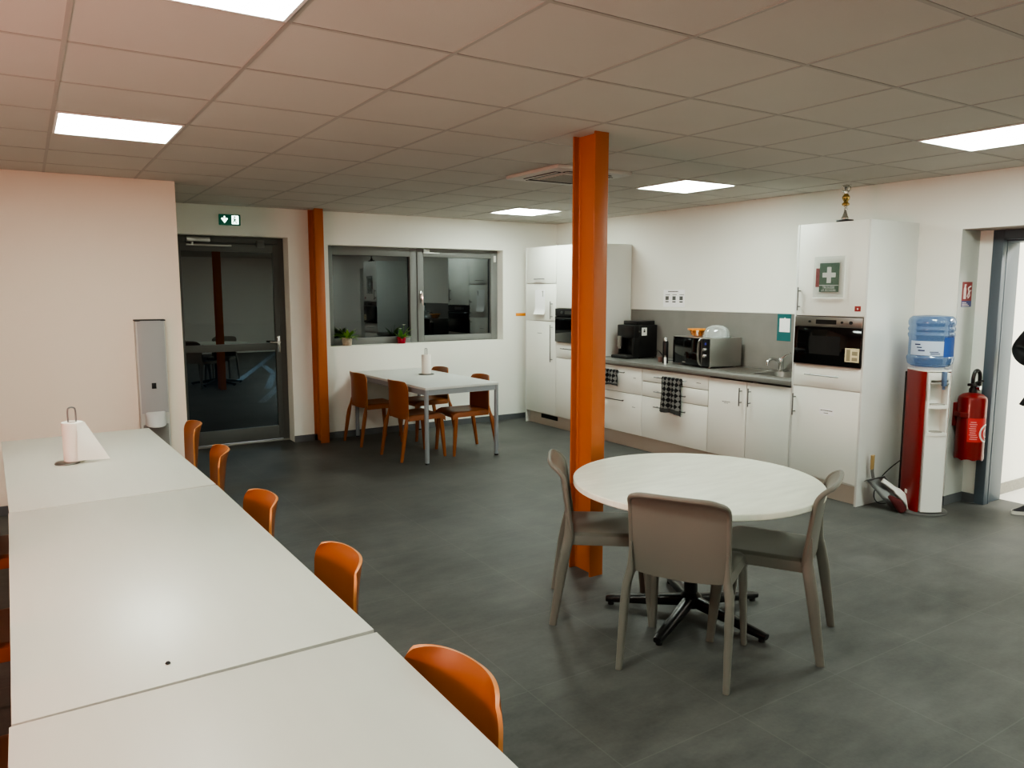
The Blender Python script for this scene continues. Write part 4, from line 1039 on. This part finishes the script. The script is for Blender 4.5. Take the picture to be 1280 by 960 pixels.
for k in range(34):
    az = random.uniform(0, 2*PI); el = random.uniform(.3, 1.4)
    leaf(f, (PL[0]+.02*math.cos(az), PL[1]+.012*math.sin(az), PL[2]+.07), az, el, random.uniform(.09,.17)*(1 if math.sin(az) < .4 else .5), random.uniform(.013,.022), random.uniform(.5,1.3), 0 if random.random() < .35 else 1)
f.build('foliage', [M_leaf, M_leafd], t, smooth=0)
f = MB()
for dx, dy, h in ((.03,-.01,.215),(.085,-.03,.14),(-.015,-.012,.17)):
    f.tube(catmull([(PL[0],PL[1],PL[2]+.07),(PL[0]+dx*.5,PL[1]+dy,PL[2]+h*.6),(PL[0]+dx,PL[1]+dy,PL[2]+h)],4), .0025, 6, 1)
    for k in range(5):
        a = 2*PI*k/5; leaf(f, (PL[0]+dx,PL[1]+dy,PL[2]+h), a, .6, .026, .009, .6, 0)
f.build('flowers', [mat('white petals', (232,228,216), .6), M_leafd], t, smooth=0)

# framed print behind the viewpoint (seen as a reflection in the door glass)
t = thing('framed_print', 'framed print on the wall behind, seen as a dim reflection in the door', 'picture', (1.4, YF, 1.6))
f = MB(); f.box((.7, YF, 1.3), (2.1, YF+.02, 1.85), .004); f.build('frame', M_blackmt, t)
f = MB(); f.box((.73, YF+.018, 1.33), (2.07, YF+.022, 1.82)); f.build('print', M_poster, t)

# ------------------------------------------------------------------ person in the doorway
PX, PY = 6.25, 2.405
t = thing('person', 'person in black jacket standing at the right edge in the doorway', 'person', (PX, PY, 0), math.radians(180))
def skin_obj(name, verts, edges, radii, m, parent, sub=2, root=0):
    me = bpy.data.meshes.new(name); me.from_pydata([tuple(v) for v in verts], edges, []); me.materials.append(m)
    ob = bpy.data.objects.new(name, me); COL.objects.link(ob); ob.parent = parent
    ob.modifiers.new('Skin', 'SKIN'); sv = me.skin_vertices[0].data
    for k, r in enumerate(radii):
        sv[k].radius = (r, r) if not isinstance(r, tuple) else r
        sv[k].use_root = (k == root)
    s = ob.modifiers.new('Subdivision', 'SUBSURF'); s.levels = sub; s.render_levels = sub
    ob.modifiers['Skin'].use_smooth_shade = True
    return ob
# local frame: +X forward, +Y = the person's left, so the arm towards the recess is -Y
S = [(0,0,.98),(0,0,1.12),(0,0,1.30),(-.01,0,1.43),(0,0,1.50),(.015,0,1.58),(.025,0,1.66),(.02,0,1.735)]
SR = [.13,.115,.125,.11,.052,.075,.092,.07]
E_ = [(0,1),(1,2),(2,3),(3,4),(4,5),(5,6),(6,7)]
def chain(pts, rad, start):
    global S, SR, E_
    prev = start
    for p_, r_ in zip(pts, rad): S.append(p_); SR.append(r_); E_.append((prev, len(S)-1)); prev = len(S)-1
    return prev
armR = [(-.01,-.17,1.41),(-.02,-.335,1.20),(.13,-.215,1.13),(.22,-.11,1.15)]
armL = [(-.01,.17,1.41),(-.03,.25,1.17),(.12,.19,1.07),(.21,.09,1.09)]
for arm in (armR, armL): chain(arm, [.055,.044,.036,.027], 3)
legR = [(0,-.10,.90),(.01,-.105,.50),(-.005,-.11,.09),(.10,-.13,.04)]
legL = [(0,.10,.90),(.01,.105,.50),(-.005,.11,.09),(.10,.13,.04)]
for lg in (legR, legL): chain(lg, [.085,.058,.04,.035], 0)
skin_obj('body', S, E_, SR, M_skin, t)
# face details
f = MB()
for s in (-1, 1): f.lathe([(0,-.012),(.010,-.006),(.012,0),(.010,.006),(0,.012)], 10, Matrix.Translation((.108, s*.033, 1.665)))
f.build('eyes', M_white, t, local=True)
f = MB(); f.tube([(.108,0,1.672),(.126,0,1.645),(.130,0,1.628),(.112,0,1.620)], [.008,.011,.014,.009], 10); f.tube([(.108,-.024,1.598),(.116,0,1.596),(.108,.024,1.598)], [.004,.007,.004], 8)
for s in (-1, 1): f.tube([(.02,s*.085,1.69),(.012,s*.096,1.66),(.022,s*.086,1.625)], [.008,.013,.008], 8)
f.build('nose_mouth_ears', M_skin, t, local=True)
def hairf(u, v):
    a = 2*PI*u; th = v*2.0
    r = .103; return (.012+r*1.06*math.sin(th)*math.cos(a)-.018*(1-math.cos(th)) - (.03 if v > .6 and math.cos(a) > .2 else 0), r*.92*math.sin(th)*math.sin(a), 1.672+.108*math.cos(th)+(.055*max(0, math.cos(a))*max(0, v-.55)))
f = MB().shell(hairf, 28, 12, .008); f.build('hair', M_hair, t, local=True)
# hands: palm + five fingers, each its own chain
for s, arm, nm in ((-1, armR, 'hand'), (1, armL, 'hand')):
    w_ = Vector(arm[3]); d_ = (w_-Vector(arm[2])).normalized(); up = Vector((0,0,1)); sd = d_.cross(up).normalized()*1
    V_ = [w_, w_+d_*.045, w_+d_*.085]; R_ = [(.027,.02), (.036,.016), (.036,.014)]; Ed = [(0,1),(1,2)]
    for k, (off, ln) in enumerate(((.027,.062),(.009,.072),(-.009,.068),(-.027,.052))):
        b0 = w_+d_*.075+up*off
        a1 = b0+d_*ln*.5-sd*s*.006; a2 = b0+d_*ln*.85-sd*s*.022; a3 = b0+d_*ln-sd*s*.04
        o = len(V_); V_ += [b0, a1, a2, a3]; R_ += [.009,.0085,.008,.007]; Ed += [(2,o),(o,o+1),(o+1,o+2),(o+2,o+3)]
    o = len(V_); b0 = w_+d_*.03+up*.03; V_ += [b0, b0+d_*.03+up*.026, b0+d_*.06+up*.034]; R_ += [.012,.010,.008]; Ed += [(0,o),(o,o+1),(o+1,o+2)]
    skin_obj('hand', V_, Ed, R_, M_skin, t, 1)
# clothes
JV = [(0,0,1.02),(0,0,1.14),(0,0,1.32),(-.01,0,1.44)]; JR = [(.165,.135),(.16,.13),(.175,.135),(.125,.10)]; JE = [(0,1),(1,2),(2,3)]
for arm in (armR, armL):
    o = len(JV); fa = Vector(arm[2]).lerp(Vector(arm[3]), .45)
    el = Vector(arm[1])
    JV += [arm[0], Vector(arm[0]).lerp(el, .55), el, el.lerp(Vector(arm[2]), .5), fa]; JR += [.085,.078,.070,.060,.05]; JE += [(3,o),(o,o+1),(o+1,o+2),(o+2,o+3),(o+3,o+4)]
skin_obj('jacket', JV, JE, JR, M_jacket, t)
def skirt(u, v):
    a = 2*PI*u; r0 = .165+.115*(1-v)**1.2+.012*math.sin(6*a)*(1-v)
    return (r0*.82*math.cos(a), r0*math.sin(a), .815+.24*v)
f = MB().shell(skirt, 40, 8, .012); f.build('jacket_hem', M_jacket, t, local=True)
TV = [(0,0,.98),(0,-.10,.88),(.01,-.105,.50),(-.005,-.11,.10),(0,.10,.88),(.01,.105,.50),(-.005,.11,.10)]
skin_obj('trousers', TV, [(0,1),(1,2),(2,3),(0,4),(4,5),(5,6)], [.15,.105,.075,.06,.105,.075,.06], M_trous, t)
for s in (-1, 1):
    o = Vector((0, s*.115, 0)); yaw = s*math.radians(28)
    M = Matrix.Translation(o) @ Matrix.Rotation(yaw, 4, 'Z')
    def solef(k, n=20):
        a = 2*PI*k/n; c, q = math.cos(a), math.sin(a); return (.055+.145*c, (.045+.006*c)*q)
    f = MB(); f.prism([solef(k) for k in range(20)], 0, .026, 0, M); so = None
    g = MB()
    def upper(u, v):
        a = 2*PI*u; c, q = math.cos(a), math.sin(a); k = 1-v*.999
        hgt = .024+(.085-.05*max(0, c)*k)*v
        return ((.055-.075*v)+(.143*k**.6+.0)*c, (.044+.004*c)*q*k**.45, hgt)
    g.shell(upper, 24, 8, .003, 0, None, M); sh_ = g.build('shoe', mat('dark navy canvas', (22,22,30), .7), t, local=True)
    f.build('sole', M_sole, sh_, local=True)

# ------------------------------------------------------------------ lamps, world, camera
def area(name, loc, size, energy, color, rot=(0,0,0)):
    l = bpy.data.lights.new(name, 'AREA'); l.shape = 'SQUARE'; l.size = size; l.energy = energy; l.color = color
    o = bpy.data.objects.new(name, l); COL.objects.link(o); o.location = loc; o.rotation_euler = rot; return o
area('corridor_light', (7.4, 1.6, 2.45), .6, 36, (1, .98, .95))
area('added_warm_fill', (-2.4, 2.0, 1.3), .8, 33, (1, .50, .40), (0, math.radians(-115), 0))  # added fill out of view, tints the left wall and ceiling pink
o = area('added_yard_fill', (3.7, 15.5, 5), .8, 170, (.85, .92, 1.))  # added fill out of view, makes the outdoor ground lines visible
w = bpy.data.worlds.new('night'); scn.world = w; w.use_nodes = True
w.node_tree.nodes['Background'].inputs['Color'].default_value = (.02, .025, .03, 1); w.node_tree.nodes['Background'].inputs['Strength'].default_value = .15

cam = bpy.data.cameras.new('camera'); co_ = bpy.data.objects.new('camera', cam); COL.objects.link(co_)
cam.sensor_fit = 'HORIZONTAL'; cam.sensor_width = 36; cam.lens = 36*947.2724/1280; cam.clip_start = .02; cam.clip_end = 200
yaw, pitch, roll_ = .568245, .1228296, -.0000828
fw = Vector((math.sin(yaw)*math.cos(pitch), math.cos(yaw)*math.cos(pitch), -math.sin(pitch)))
rt = Vector((math.cos(yaw), -math.sin(yaw), 0)); up = rt.cross(fw)
co_.matrix_world = Matrix(((rt.x, up.x, -fw.x, 0), (rt.y, up.y, -fw.y, 0), (rt.z, up.z, -fw.z, CAMZ), (0,0,0,1)))
scn.camera = co_
scn.view_settings.view_transform = 'AgX'; scn.view_settings.look = 'AgX - Medium High Contrast'; scn.view_settings.exposure = 1.62
scn.cycles.use_denoising = True
scn.cycles.max_bounces = 10; scn.cycles.diffuse_bounces = 6; scn.cycles.transparent_max_bounces = 12
scn.cycles.sample_clamp_indirect = 6
